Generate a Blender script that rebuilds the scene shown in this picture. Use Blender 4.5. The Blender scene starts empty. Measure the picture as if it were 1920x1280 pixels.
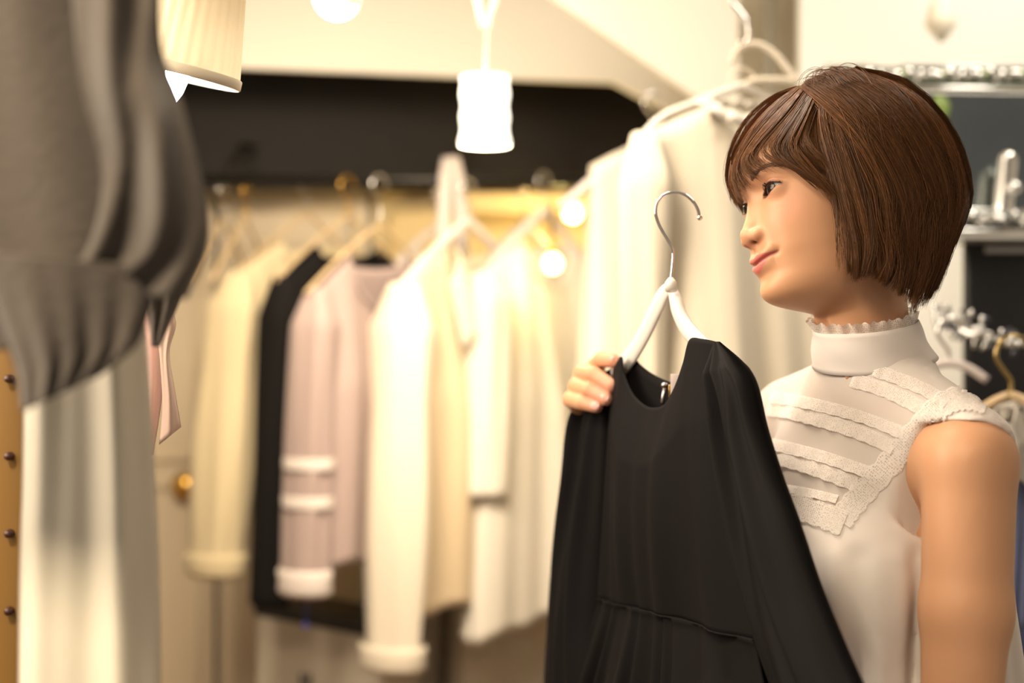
import bpy, bmesh, math, random
import numpy as np
from mathutils import Vector, Matrix, Quaternion
from mathutils.bvhtree import BVHTree

# ------------------------------------------------------------------ camera, light, exposure
SC = bpy.context.scene
COL = SC.collection
CAM_H = 1.35
FPX = 1920 * 50 / 36.0          # 50 mm on a 36 mm sensor, in pixels of the 1920 wide frame
FOCUS = 1.30

cam_data = bpy.data.cameras.new('camera')
cam_data.lens = 50
cam_data.sensor_width = 36
cam_data.clip_start = 0.02
cam_data.dof.use_dof = True
cam_data.dof.focus_distance = FOCUS
cam_data.dof.aperture_fstop = 2.3
cam = bpy.data.objects.new('camera', cam_data)
cam.location = (0, 0, CAM_H)
cam.rotation_euler = (math.pi / 2, 0, 0)
COL.objects.link(cam)
SC.camera = cam

SC.view_settings.view_transform = 'Standard'
SC.view_settings.look = 'None'
SC.view_settings.exposure = 0.4
SC.view_settings.gamma = 1.0
SC.view_settings.use_curve_mapping = False

SC.cycles.max_bounces = 6
SC.cycles.diffuse_bounces = 3
SC.cycles.glossy_bounces = 3
SC.cycles.transmission_bounces = 3
SC.cycles.caustics_reflective = False
SC.cycles.caustics_refractive = False

world = bpy.data.worlds.new('world')
SC.world = world
world.use_nodes = True
wb = world.node_tree.nodes['Background']
wb.inputs['Color'].default_value = (1.0, 0.89, 0.78, 1)
wb.inputs['Strength'].default_value = 0.24

def area_light(name, loc, target, size, power, color, spread=180):
    ld = bpy.data.lights.new(name, 'AREA')
    ld.shape = 'RECTANGLE'
    ld.size, ld.size_y = size
    ld.energy = power
    ld.color = color
    ld.spread = math.radians(spread)
    o = bpy.data.objects.new(name, ld)
    o.location = loc
    o.rotation_euler = (Vector(target) - Vector(loc)).to_track_quat('-Z', 'Y').to_euler()
    COL.objects.link(o)
    return o

WARM = (1.0, 0.82, 0.59)
# unseen key light added on the left for her face, and the ceiling lights
area_light('key_light', (-1.05, 1.10, 1.86), (0.25, 1.33, 1.45), (0.9, 0.9), 8.5, (1.0, 0.84, 0.66), 100)
area_light('ceiling_light_entry', (-0.55, 0.10, 2.40), (-0.32, 1.0, 1.2), (0.4, 0.4), 6.5, WARM, 70)
area_light('ceiling_light_rack', (-0.35, 1.70, 2.10), (-0.38, 3.0, 1.05), (0.7, 0.4), 11, WARM, 105)
area_light('ceiling_light_right', (0.95, 1.95, 2.40), (0.8, 2.5, 1.5), (0.5, 0.3), 9, (1.0, 0.90, 0.76))
area_light('ceiling_light_middle', (-0.12, 1.62, 2.40), (0.28, 1.38, 1.35), (0.6, 0.5), 7.5, (1.0, 0.85, 0.68), 110)

# ------------------------------------------------------------------ helpers
def P(px, py, d):
    """A point seen at pixel (px, py), d metres in front of the camera."""
    return Vector(((px - 960) / FPX * d, d, CAM_H - (py - 640) / FPX * d))

def PX(p):
    return (960 + FPX * p[0] / p[1], 640 - FPX * (p[2] - CAM_H) / p[1])

MATS = {}
def mat(name, color=(0.8, 0.8, 0.8), rough=0.6, metal=0.0, spec=0.5, **kw):
    if name in MATS:
        return MATS[name]
    m = bpy.data.materials.new(name)
    m.use_nodes = True
    nt = m.node_tree
    b = nt.nodes['Principled BSDF']
    b.inputs['Base Color'].default_value = (*color, 1)
    b.inputs['Roughness'].default_value = rough
    b.inputs['Metallic'].default_value = metal
    b.inputs['Specular IOR Level'].default_value = spec
    if 'emit' in kw:
        b.inputs['Emission Color'].default_value = (*kw.get('emit_color', color), 1)
        b.inputs['Emission Strength'].default_value = kw['emit']
    if 'sheen' in kw:
        b.inputs['Sheen Weight'].default_value = kw['sheen']
        b.inputs['Sheen Roughness'].default_value = 0.5
    if 'sss' in kw:
        b.inputs['Subsurface Weight'].default_value = kw['sss']
        b.inputs['Subsurface Radius'].default_value = (1.0, 0.45, 0.25)
        b.inputs['Subsurface Scale'].default_value = kw.get('sss_scale', 0.008)
    if 'vcol' in kw:
        a = nt.nodes.new('ShaderNodeAttribute')
        a.attribute_name = kw['vcol']
        nt.links.new(a.outputs['Color'], b.inputs['Base Color'])
    if 'noise' in kw:
        scale, amt, bump = kw['noise']
        tc = nt.nodes.new('ShaderNodeTexCoord')
        n = nt.nodes.new('ShaderNodeTexNoise')
        n.inputs['Scale'].default_value = scale
        n.inputs['Detail'].default_value = 4
        mp = nt.nodes.new('ShaderNodeMapping')
        mp.inputs['Scale'].default_value = kw.get('noise_scale', (1, 1, 1))
        nt.links.new(tc.outputs['Object'], mp.inputs['Vector'])
        nt.links.new(mp.outputs['Vector'], n.inputs['Vector'])
        if amt:
            mx = nt.nodes.new('ShaderNodeMix')
            mx.data_type = 'RGBA'
            c2 = kw.get('color2', tuple(max(0, c * (1 - amt)) for c in color))
            mx.inputs['A'].default_value = (*color, 1)
            mx.inputs['B'].default_value = (*c2, 1)
            nt.links.new(n.outputs['Fac'], mx.inputs['Factor'])
            nt.links.new(mx.outputs['Result'], b.inputs['Base Color'])
        if bump:
            bp = nt.nodes.new('ShaderNodeBump')
            bp.inputs['Strength'].default_value = bump
            bp.inputs['Distance'].default_value = 0.002
            nt.links.new(n.outputs['Fac'], bp.inputs['Height'])
            nt.links.new(bp.outputs['Normal'], b.inputs['Normal'])
    if kw.get('translucent'):
        tr = nt.nodes.new('ShaderNodeBsdfTranslucent')
        tr.inputs['Color'].default_value = (*color, 1)
        ms = nt.nodes.new('ShaderNodeMixShader')
        ms.inputs['Fac'].default_value = kw['translucent']
        out = nt.nodes['Material Output']
        nt.links.new(b.outputs['BSDF'], ms.inputs[1])
        nt.links.new(tr.outputs['BSDF'], ms.inputs[2])
        nt.links.new(ms.outputs['Shader'], out.inputs['Surface'])
    MATS[name] = m
    return m

def link(o, parent=None):
    COL.objects.link(o)
    if parent is not None:
        o.parent = parent
    return o

def tag(o, label=None, cat=None, group=None, kind=None):
    if label: o['label'] = label
    if cat: o['category'] = cat
    if group: o['group'] = group
    if kind: o['kind'] = kind
    return o

def empty(name, loc=(0, 0, 0), rz=0.0):
    o = bpy.data.objects.new(name, None)
    o.location = loc
    o.rotation_euler = (0, 0, rz)
    o.empty_display_size = 0.05
    COL.objects.link(o)
    return o

def mesh_obj(name, verts, faces, material, parent=None, smooth=True, world=True):
    """One mesh object; with a parent, world-space verts are brought into the parent's space."""
    me = bpy.data.meshes.new(name)
    V = np.asarray(verts, dtype=np.float64).reshape(-1, 3)
    if parent is not None and world:
        M = np.array(parent_matrix(parent).inverted())
        V = V @ M[:3, :3].T + M[:3, 3]
    if isinstance(faces, np.ndarray):
        n, k = faces.shape
        me.vertices.add(len(V))
        me.vertices.foreach_set('co', V.astype(np.float32).ravel())
        me.loops.add(n * k)
        me.loops.foreach_set('vertex_index', faces.astype(np.int32).ravel())
        me.polygons.add(n)
        me.polygons.foreach_set('loop_start', np.arange(0, n * k, k, dtype=np.int32))
        me.polygons.foreach_set('loop_total', np.full(n, k, dtype=np.int32))
        me.update(calc_edges=True)
        me.validate()
    else:
        me.from_pydata([tuple(v) for v in V], [], faces)
        me.update()
    if smooth:
        me.polygons.foreach_set('use_smooth', np.ones(len(me.polygons), dtype=bool))
    for mm in (material if isinstance(material, (list, tuple)) else [material]):
        me.materials.append(mm)
    o = bpy.data.objects.new(name, me)
    link(o, parent)
    return o

def parent_matrix(o):
    M = Matrix.LocRotScale(o.location, o.rotation_euler, o.scale)
    while o.parent is not None:
        o = o.parent
        M = Matrix.LocRotScale(o.location, o.rotation_euler, o.scale) @ M
    return M

class MB:
    """Collects pieces of one part and builds them as one mesh."""
    def __init__(self):
        self.v, self.f = [], []
    def add(self, verts, faces):
        k = len(self.v)
        self.v += [tuple(p) for p in verts]
        self.f += [tuple(i + k for i in q) for q in faces]
        return self
    def grid(self, pts, nu, nv, closed_u=False, flip=False):
        f = []
        for j in range(nv - 1):
            for i in range(nu if closed_u else nu - 1):
                a, b = j * nu + i, j * nu + (i + 1) % nu
                q = (a, b, b + nu, a + nu)
                f.append(q[::-1] if flip else q)
        return self.add(pts, f)
    def box(self, c, s, bevel=0.0, M=None):
        bm = bmesh.new()
        bmesh.ops.create_cube(bm, size=1.0)
        for v in bm.verts:
            v.co = Vector((v.co.x * s[0], v.co.y * s[1], v.co.z * s[2]))
        if bevel:
            bmesh.ops.bevel(bm, geom=bm.edges[:], offset=bevel, segments=2, affect='EDGES', profile=0.5)
        for v in bm.verts:
            v.co = (M @ v.co if M is not None else v.co) + Vector(c)
        bm.verts.index_update()
        self.add([v.co[:] for v in bm.verts], [[v.index for v in f.verts] for f in bm.faces])
        bm.free()
        return self
    def tube(self, pts, r, n=10, caps=True, flat=1.0):
        """Tube along a polyline; r one radius or one per point."""
        pts = [Vector(p) for p in pts]
        m = len(pts)
        rr = r if hasattr(r, '__len__') else [r] * m
        t0 = (pts[1] - pts[0]).normalized()
        up = Vector((0, 0, 1)) if abs(t0.z) < 0.9 else Vector((1, 0, 0))
        nrm = (up - t0 * up.dot(t0)).normalized()
        vs = []
        for i in range(m):
            t = (pts[min(i + 1, m - 1)] - pts[max(i - 1, 0)]).normalized()
            nrm = (nrm - t * nrm.dot(t)).normalized()
            bn = t.cross(nrm)
            for k in range(n):
                a = 2 * math.pi * k / n
                vs.append(pts[i] + nrm * math.cos(a) * rr[i] + bn * math.sin(a) * rr[i] * flat)
        f = []
        for i in range(m - 1):
            for k in range(n):
                a, b = i * n + k, i * n + (k + 1) % n
                f.append((a, b, b + n, a + n))
        if caps:
            f.append(tuple(range(n))[::-1])
            f.append(tuple((m - 1) * n + k for k in range(n)))
        return self.add(vs, f)
    def lathe(self, prof, c=(0, 0, 0), n=32, M=None):
        """Profile [(radius, z)] turned about the z axis."""
        vs = []
        for r, z in prof:
            for k in range(n):
                a = 2 * math.pi * k / n
                v = Vector((r * math.cos(a), r * math.sin(a), z))
                vs.append((M @ v if M is not None else v) + Vector(c))
        f = []
        for i in range(len(prof) - 1):
            for k in range(n):
                a, b = i * n + k, i * n + (k + 1) % n
                f.append((a, b, b + n, a + n))
        if prof[0][0] > 1e-6: f.append(tuple(range(n))[::-1])
        if prof[-1][0] > 1e-6: f.append(tuple((len(prof) - 1) * n + k for k in range(n)))
        return self.add(vs, f)
    def build(self, name, material, parent=None, smooth=True):
        return mesh_obj(name, self.v, self.f, material, parent, smooth)

def set_vcol(o, cols, name='Col'):
    me = o.data
    a = me.color_attributes.new(name, 'FLOAT_COLOR', 'POINT')
    c = np.ones((len(me.vertices), 4), np.float32)
    c[:, :3] = cols
    a.data.foreach_set('color', c.ravel())

def auto_smooth(o, angle=40):
    me = o.data
    me.polygons.foreach_set('use_smooth', np.ones(len(me.polygons), dtype=bool))
    bm = bmesh.new(); bm.from_mesh(me)
    lim = math.radians(angle)
    for e in bm.edges:
        if len(e.link_faces) == 2 and e.calc_face_angle(0) > lim:
            e.smooth = False
    bm.to_mesh(me); bm.free()
    return o

def solidify(o, t, offset=0.0):
    m = o.modifiers.new('thickness', 'SOLIDIFY')
    m.thickness = t
    m.offset = offset
    return o

def smoothstep(a, b, x):
    t = np.clip((np.asarray(x, float) - a) / (b - a), 0, 1)
    return t * t * (3 - 2 * t)

def spline(pts, n):
    """Catmull-Rom through points (any dimension), n samples evenly in parameter."""
    p = np.asarray(pts, float)
    p = np.vstack([2 * p[0] - p[1], p, 2 * p[-1] - p[-2]])
    m = len(p) - 3
    t = np.linspace(0, m - 1e-9, n)
    i = t.astype(int); u = (t - i)[:, None]
    a, b, c, d = p[i], p[i + 1], p[i + 2], p[i + 3]
    return 0.5 * (2 * b + (c - a) * u + (2 * a - 5 * b + 4 * c - d) * u ** 2 + (3 * b - a - 3 * c + d) * u ** 3)

# ------------------------------------------------------------------ implicit surfaces (for bodies)
def smin(a, b, k):
    h = np.clip(0.5 + 0.5 * (b - a) / k, 0, 1)
    return b + (a - b) * h - k * h * (1 - h)

def smax(a, b, k):
    return -smin(-a, -b, k)

def sd_cone(X, Y, Z, a, b, ra, rb):
    """Rounded cone from a (radius ra) to b (radius rb)."""
    ax, ay, az = a
    dx, dy, dz = b[0] - ax, b[1] - ay, b[2] - az
    L2 = dx * dx + dy * dy + dz * dz
    t = np.clip(((X - ax) * dx + (Y - ay) * dy + (Z - az) * dz) / L2, 0, 1)
    return np.sqrt((X - ax - t * dx) ** 2 + (Y - ay - t * dy) ** 2 + (Z - az - t * dz) ** 2) - (ra + (rb - ra) * t)

def sd_ell(X, Y, Z, c, r):
    x, y, z = (X - c[0]) / r[0], (Y - c[1]) / r[1], (Z - c[2]) / r[2]
    k0 = np.sqrt(x * x + y * y + z * z) + 1e-9
    k1 = np.sqrt((x / r[0]) ** 2 + (y / r[1]) ** 2 + (z / r[2]) ** 2) + 1e-9
    return k0 * (k0 - 1) / k1

def axis(*segs):
    """Joined non-uniform axis: (start, end, step) segments."""
    out = []
    for a, b, s in segs:
        n = max(1, int(round((b - a) / s)))
        out.append(np.linspace(a, b, n, endpoint=False))
    out.append(np.array([segs[-1][1]]))
    return np.concatenate(out).astype(np.float32)

def surface_nets(xs, ys, zs, f):
    """Quads of the zero level of f on a rectilinear grid."""
    s = (f < 0)
    c = s[:-1, :-1, :-1].astype(np.uint8)
    for i, j, k in ((1, 0, 0), (0, 1, 0), (0, 0, 1), (1, 1, 0), (1, 0, 1), (0, 1, 1), (1, 1, 1)):
        nx, ny, nz = s.shape
        c = c + s[i:nx - 1 + i, j:ny - 1 + j, k:nz - 1 + k]
    act = np.argwhere((c > 0) & (c < 8))
    idx = np.full(c.shape, -1, np.int32)
    idx[act[:, 0], act[:, 1], act[:, 2]] = np.arange(len(act))
    I, J, K = act.T
    cor = {}
    pos = {}
    for i in (0, 1):
        for j in (0, 1):
            for k in (0, 1):
                cor[i, j, k] = f[I + i, J + j, K + k]
                pos[i, j, k] = np.stack([xs[I + i], ys[J + j], zs[K + k]], 1)
    acc = np.zeros((len(act), 3)); cnt = np.zeros(len(act))
    keys = list(cor)
    for a in keys:
        for b in keys:
            if a < b and sum(abs(p - q) for p, q in zip(a, b)) == 1:
                fa, fb = cor[a], cor[b]
                m = (fa < 0) != (fb < 0)
                t = np.where(m, fa / np.where(m, fa - fb, 1), 0)[:, None]
                acc += np.where(m[:, None], pos[a] + (pos[b] - pos[a]) * t, 0)
                cnt += m
    V = acc / cnt[:, None]
    faces = []
    # x edges
    for ax in range(3):
        sh = [slice(None)] * 3
        s0 = [slice(1, -1)] * 3; s1 = [slice(1, -1)] * 3
        s0[ax] = slice(0, -1); s1[ax] = slice(1, None)
        A, B = s[tuple(s0)], s[tuple(s1)]
        e = np.argwhere(A != B)
        inside = A[e[:, 0], e[:, 1], e[:, 2]]
        o = np.ones(3, int); o[ax] = 0
        e = e + o
        u, v = (ax + 1) % 3, (ax + 2) % 3
        du = np.zeros(3, int); du[u] = 1
        dv = np.zeros(3, int); dv[v] = 1
        q = []
        for off in (-du - dv, -dv, 0 * du, -du):
            w = e + off
            q.append(idx[w[:, 0], w[:, 1], w[:, 2]])
        q = np.stack(q, 1)
        q[~inside] = q[~inside][:, ::-1]
        faces.append(q)
    return V, np.concatenate(faces)

def relax(V, F, n, lam=0.5, w=None):
    """A few Laplacian smoothing steps."""
    e = np.concatenate([F[:, [i, (i + 1) % F.shape[1]]] for i in range(F.shape[1])])
    for _ in range(n):
        acc = np.zeros_like(V); c = np.zeros(len(V))
        for a, b in ((0, 1), (1, 0)):
            for k in range(3):
                acc[:, k] += np.bincount(e[:, a], V[e[:, b], k], len(V))
            c += np.bincount(e[:, a], minlength=len(V))
        d = acc / np.maximum(c, 1)[:, None] - V
        V = V + d * (lam if w is None else lam * w[:, None])
    return V
# ------------------------------------------------------------------ cloth materials
def cloth_mat(name, color, rough=0.75, sheer=None, weave=900, trans=0.15, sheen=0.15):
    """Woven cloth: fine weave bump, some light passing through; 'sheer' names a mask where it thins out."""
    m = mat(name, color, rough, spec=0.25 if max(color) > 0.05 else 0.12, sheen=sheen, noise=(60, 0.06, 0.0))
    nt = m.node_tree; b = nt.nodes['Principled BSDF']; out = nt.nodes['Material Output']
    tr = nt.nodes.new('ShaderNodeBsdfTranslucent'); tr.inputs['Color'].default_value = (*color, 1)
    ms = nt.nodes.new('ShaderNodeMixShader'); ms.inputs['Fac'].default_value = trans
    nt.links.new(b.outputs['BSDF'], ms.inputs[1]); nt.links.new(tr.outputs['BSDF'], ms.inputs[2])
    if sheer:
        a = nt.nodes.new('ShaderNodeAttribute'); a.attribute_name = sheer
        tp = nt.nodes.new('ShaderNodeBsdfTransparent')
        m2 = nt.nodes.new('ShaderNodeMixShader')
        nt.links.new(a.outputs['Fac'], m2.inputs['Fac'])
        nt.links.new(ms.outputs['Shader'], m2.inputs[1]); nt.links.new(tp.outputs['BSDF'], m2.inputs[2])
        nt.links.new(m2.outputs['Shader'], out.inputs['Surface'])
    else:
        nt.links.new(ms.outputs['Shader'], out.inputs['Surface'])
    return m

def lace_mat(name, color, sx, sy, hole=0.34):
    m = mat(name, color, 0.7, spec=0.2)
    nt = m.node_tree; b = nt.nodes['Principled BSDF']; out = nt.nodes['Material Output']
    uv = nt.nodes.new('ShaderNodeUVMap'); uv.uv_map = 'UVMap'
    mp = nt.nodes.new('ShaderNodeMapping'); mp.inputs['Scale'].default_value = (sx, sy, 1)
    vo = nt.nodes.new('ShaderNodeTexVoronoi'); vo.inputs['Scale'].default_value = 1.0; vo.inputs['Randomness'].default_value = 0.35
    nt.links.new(uv.outputs['UV'], mp.inputs['Vector']); nt.links.new(mp.outputs['Vector'], vo.inputs['Vector'])
    lt = nt.nodes.new('ShaderNodeMath'); lt.operation = 'LESS_THAN'; lt.inputs[1].default_value = hole
    nt.links.new(vo.outputs['Distance'], lt.inputs[0])
    mul = nt.nodes.new('ShaderNodeMath'); mul.operation = 'MULTIPLY'; mul.inputs[1].default_value = 0.55
    nt.links.new(lt.outputs[0], mul.inputs[0])
    ad = nt.nodes.new('ShaderNodeMath'); ad.operation = 'ADD'; ad.inputs[1].default_value = 0.22
    nt.links.new(mul.outputs[0], ad.inputs[0])
    tp = nt.nodes.new('ShaderNodeBsdfTransparent'); ms = nt.nodes.new('ShaderNodeMixShader')
    nt.links.new(ad.outputs[0], ms.inputs['Fac'])
    nt.links.new(b.outputs['BSDF'], ms.inputs[1]); nt.links.new(tp.outputs['BSDF'], ms.inputs[2])
    nt.links.new(ms.outputs['Shader'], out.inputs['Surface'])
    return m

# ------------------------------------------------------------------ the room
M_PLASTER = mat('plaster', (0.80, 0.74, 0.64), 0.85, noise=(8, 0.05, 0.1))
M_WHITEWALL = mat('white_wall', (0.86, 0.85, 0.80), 0.8, noise=(8, 0.04, 0.1))
M_CEIL = mat('ceiling_paint', (0.84, 0.79, 0.70), 0.85, noise=(6, 0.04, 0.1))
M_DOOR = mat('cream_door_paint', (0.66, 0.55, 0.40), 0.5, noise=(5, 0.05, 0.05))
M_BLACKPAINT = mat('black_paint', (0.010, 0.007, 0.005), 0.6, spec=0.2, noise=(12, 0.3, 0.1))
M_FLOOR = mat('floor_wood', (0.32, 0.20, 0.11), 0.45, noise=(3, 0.4, 0.1), noise_scale=(1, 12, 1))
def struct_box(name, lo, hi, material, parent=None, bevel=0.0):
    lo, hi = Vector(lo), Vector(hi)
    m = MB(); m.box((lo + hi) / 2, hi - lo, bevel)
    o = m.build(name, material, parent, smooth=False)
    if parent is None: o['kind'] = 'structure'
    return o
struct_box('floor', (-2.0, -0.6, -0.10), (2.2, 3.75, 0.0), M_FLOOR)
struct_box('ceiling', (-2.0, -0.6, 2.45), (2.2, 3.75, 2.55), M_CEIL)
struct_box('wall_back', (-2.0, 3.56, 0.0), (2.2, 3.75, 2.45), M_PLASTER)
struct_box('wall_left', (-2.0, -0.6, 0.0), (-1.85, 3.56, 2.45), M_PLASTER)
struct_box('wall_right', (2.05, -0.6, 0.0), (2.2, 3.56, 2.45), M_WHITEWALL)

def prism(name, pts2, depth_fn, thick, material, kind='structure', parent=None):
    """A slab whose front outline is given by sight lines meeting an upright plane."""
    F_ = [Vector(depth_fn(x, y)) for x, y in pts2]
    nrm = (F_[1] - F_[0]).cross(F_[2] - F_[0]).normalized()
    if nrm.y < 0: nrm = -nrm
    n = len(F_)
    B_ = [p + nrm * thick for p in F_]
    f = [tuple(range(n)), tuple(range(2 * n - 1, n - 1, -1))] + [(i, i + n, (i + 1) % n + n, (i + 1) % n) for i in range(n)]
    o = mesh_obj(name, F_ + B_, f, material, parent, smooth=False)
    bm = bmesh.new(); bm.from_mesh(o.data); bmesh.ops.recalc_face_normals(bm, faces=bm.faces); bm.to_mesh(o.data); bm.free()
    if kind: o['kind'] = kind
    return o
def yawed(x0, d0, x1, d1):
    """Upright plane through two sight columns."""
    a = np.array(P(x0, 0, d0))[:2]; b = np.array(P(x1, 0, d1))[:2]
    t = b - a; nn = np.array([t[1], -t[0]])
    def fn(px, py):
        k = np.array([(px - 960) / FPX, 1.0])
        d = (nn @ a) / (nn @ k)
        return P(px, py, d)
    return fn
# black fascia above the hanging rail, its pale bulkhead and the sloping underside of the stair
struct = yawed(355, 3.05, 1150, 3.22)
prism('wall_fascia', [(-60, 60), (1330, 60), (1330, 352), (-60, 352)], yawed(355, 3.30, 1150, 3.46), 0.06, M_BLACKPAINT)
prism('wall_bulkhead', [(-60, 105), (355, 124), (1150, 155), (1236, 201), (1420, 295), (1420, -60), (-60, -60)], struct, 0.015, M_CEIL)
prism('ceiling_slope', [(930, -75), (1040, 0), (1290, 172), (1385, 236), (1385, -75)], yawed(1040, 2.55, 1385, 2.75), 0.015, mat('slope_paint', (0.88, 0.82, 0.72), 0.8, noise=(6, 0.04, 0.1)))
# white wall on the right and the post beside it
prism('wall_white_panel', [(1500, -330), (2280, -330), (2280, 1900), (1500, 1900)], yawed(1500, 2.72, 2280, 2.62), 0.10, M_WHITEWALL)
prism('wall_post', [(1360, -120), (1506, -120), (1506, 1900), (1360, 1900)], yawed(1360, 2.96, 1506, 2.96), 0.08, M_PLASTER)
# closet doors under the fascia
dp = yawed(0, 3.42, 1200, 3.54)
def door(name, x0, x1, material):
    o = prism(name, [(x0, 352), (x1, 352), (x1, 1690), (x0, 1690)], dp, 0.035, material)
    e = [(x0 + 26, 400), (x1 - 26, 400), (x1 - 26, 900), (x0 + 26, 900)]
    for k, (ya, yb) in enumerate(((392, 860), (910, 1640))):
        q = [dp(x0 + 30, ya), dp(x1 - 30, ya), dp(x1 - 30, yb), dp(x0 + 30, yb)]
        m = MB()
        for i in range(4):
            a, b = q[i] + Vector((0, -0.004, 0)), q[(i + 1) % 4] + Vector((0, -0.004, 0))
            m.tube([a, b], 0.008, 8)
        m.build('panel_moulding', material, o)
    return o
d1 = door('door_1', 110, 400, M_DOOR)
d2 = door('door_2', 412, 690, M_DOOR)
d3 = door('door_3', 702, 1190, mat('golden_panel', (0.70, 0.55, 0.30), 0.6, noise=(5, 0.05, 0.05)))
kn = dp(352, 908)
m = MB(); m.lathe([(0.001, -0.05), (0.026, -0.045), (0.034, -0.03), (0.026, -0.014), (0.012, -0.006), (0.030, -0.003), (0.032, 0.0)], kn, 24, Matrix.Rotation(-math.pi / 2, 3, 'X'))
m.v = [(x, 2 * kn.y - y if y > kn.y else y, z) for x, y, z in m.v]
m.build('door_knob', mat('brass', (0.70, 0.42, 0.10), 0.25, 1.0), d1)
# ledge over the doors, lit by the small bulbs
prism('trim_ledge', [(870, 362), (1150, 362), (1150, 398), (870, 398)], yawed(870, 3.40, 1150, 3.42), 0.05, MATS['golden_panel'])
# camera-side kerb strip of skirting on the white wall
m = MB(); m.box((1.25, 2.66, 0.05), (1.4, 0.02, 0.10), 0.004)
bb = m.build('baseboard_right', M_WHITEWALL, None, False); bb['kind'] = 'structure'
# ------------------------------------------------------------------ the woman: head (local millimetres: x to her right, y forward, z up)
HEAD_O = np.array([0.3016, 1.36, 1.4918])
HEAD_S = 0.957e-3
HEAD_R = np.array([[-0.21282764, -0.96312799, -0.16458695],
                   [0.95095833, -0.24287204, 0.19155006],
                   [-0.2244608, -0.11574818, 0.96758447]])
def head_to_world(A):
    return (np.asarray(A, float) * HEAD_S) @ HEAD_R.T + HEAD_O
def world_to_head(A):
    return ((np.asarray(A, float) - HEAD_O) @ HEAD_R) / HEAD_S

NECK_BASE_W = np.array([0.345, 1.372, 1.290])
NECK_TOP = np.array([0., -16., -58.])

def curve_fn(zs, vs):
    """Smooth interpolation of a profile given at a few heights."""
    zs = np.asarray(zs, float); vs = np.asarray(vs, float)
    fine = np.linspace(zs[0], zs[-1], 800)
    y = np.interp(fine, zs, vs)
    k = np.exp(-0.5 * (np.arange(-30, 31) / 9.0) ** 2); k /= k.sum()
    yp = np.concatenate([2 * y[0] - y[30:0:-1], y, 2 * y[-1] - y[-2:-32:-1]])
    y = np.convolve(yp, k, 'valid')
    return lambda z: np.interp(z, fine, y)

EYE_C = np.array([31.0, 65.5, 0.0]); EYE_R = 12.2
def lid_curves(x):
    """Upper and lower lid edge heights at |x|."""
    t = np.clip((x - 31.0) / 14.0, -1, 1)
    base = 2.3 * t
    up = base + 5.6 * (1 - np.abs(t + 0.08) ** 2.3) ** 1 
    lo = base - 4.3 * (1 - np.abs(t + 0.12) ** 2.2)
    return up, lo
def mouth_line(x):
    a = np.abs(x) / 25.0
    return -64.8 + 4.4 * a ** 1.35

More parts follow.
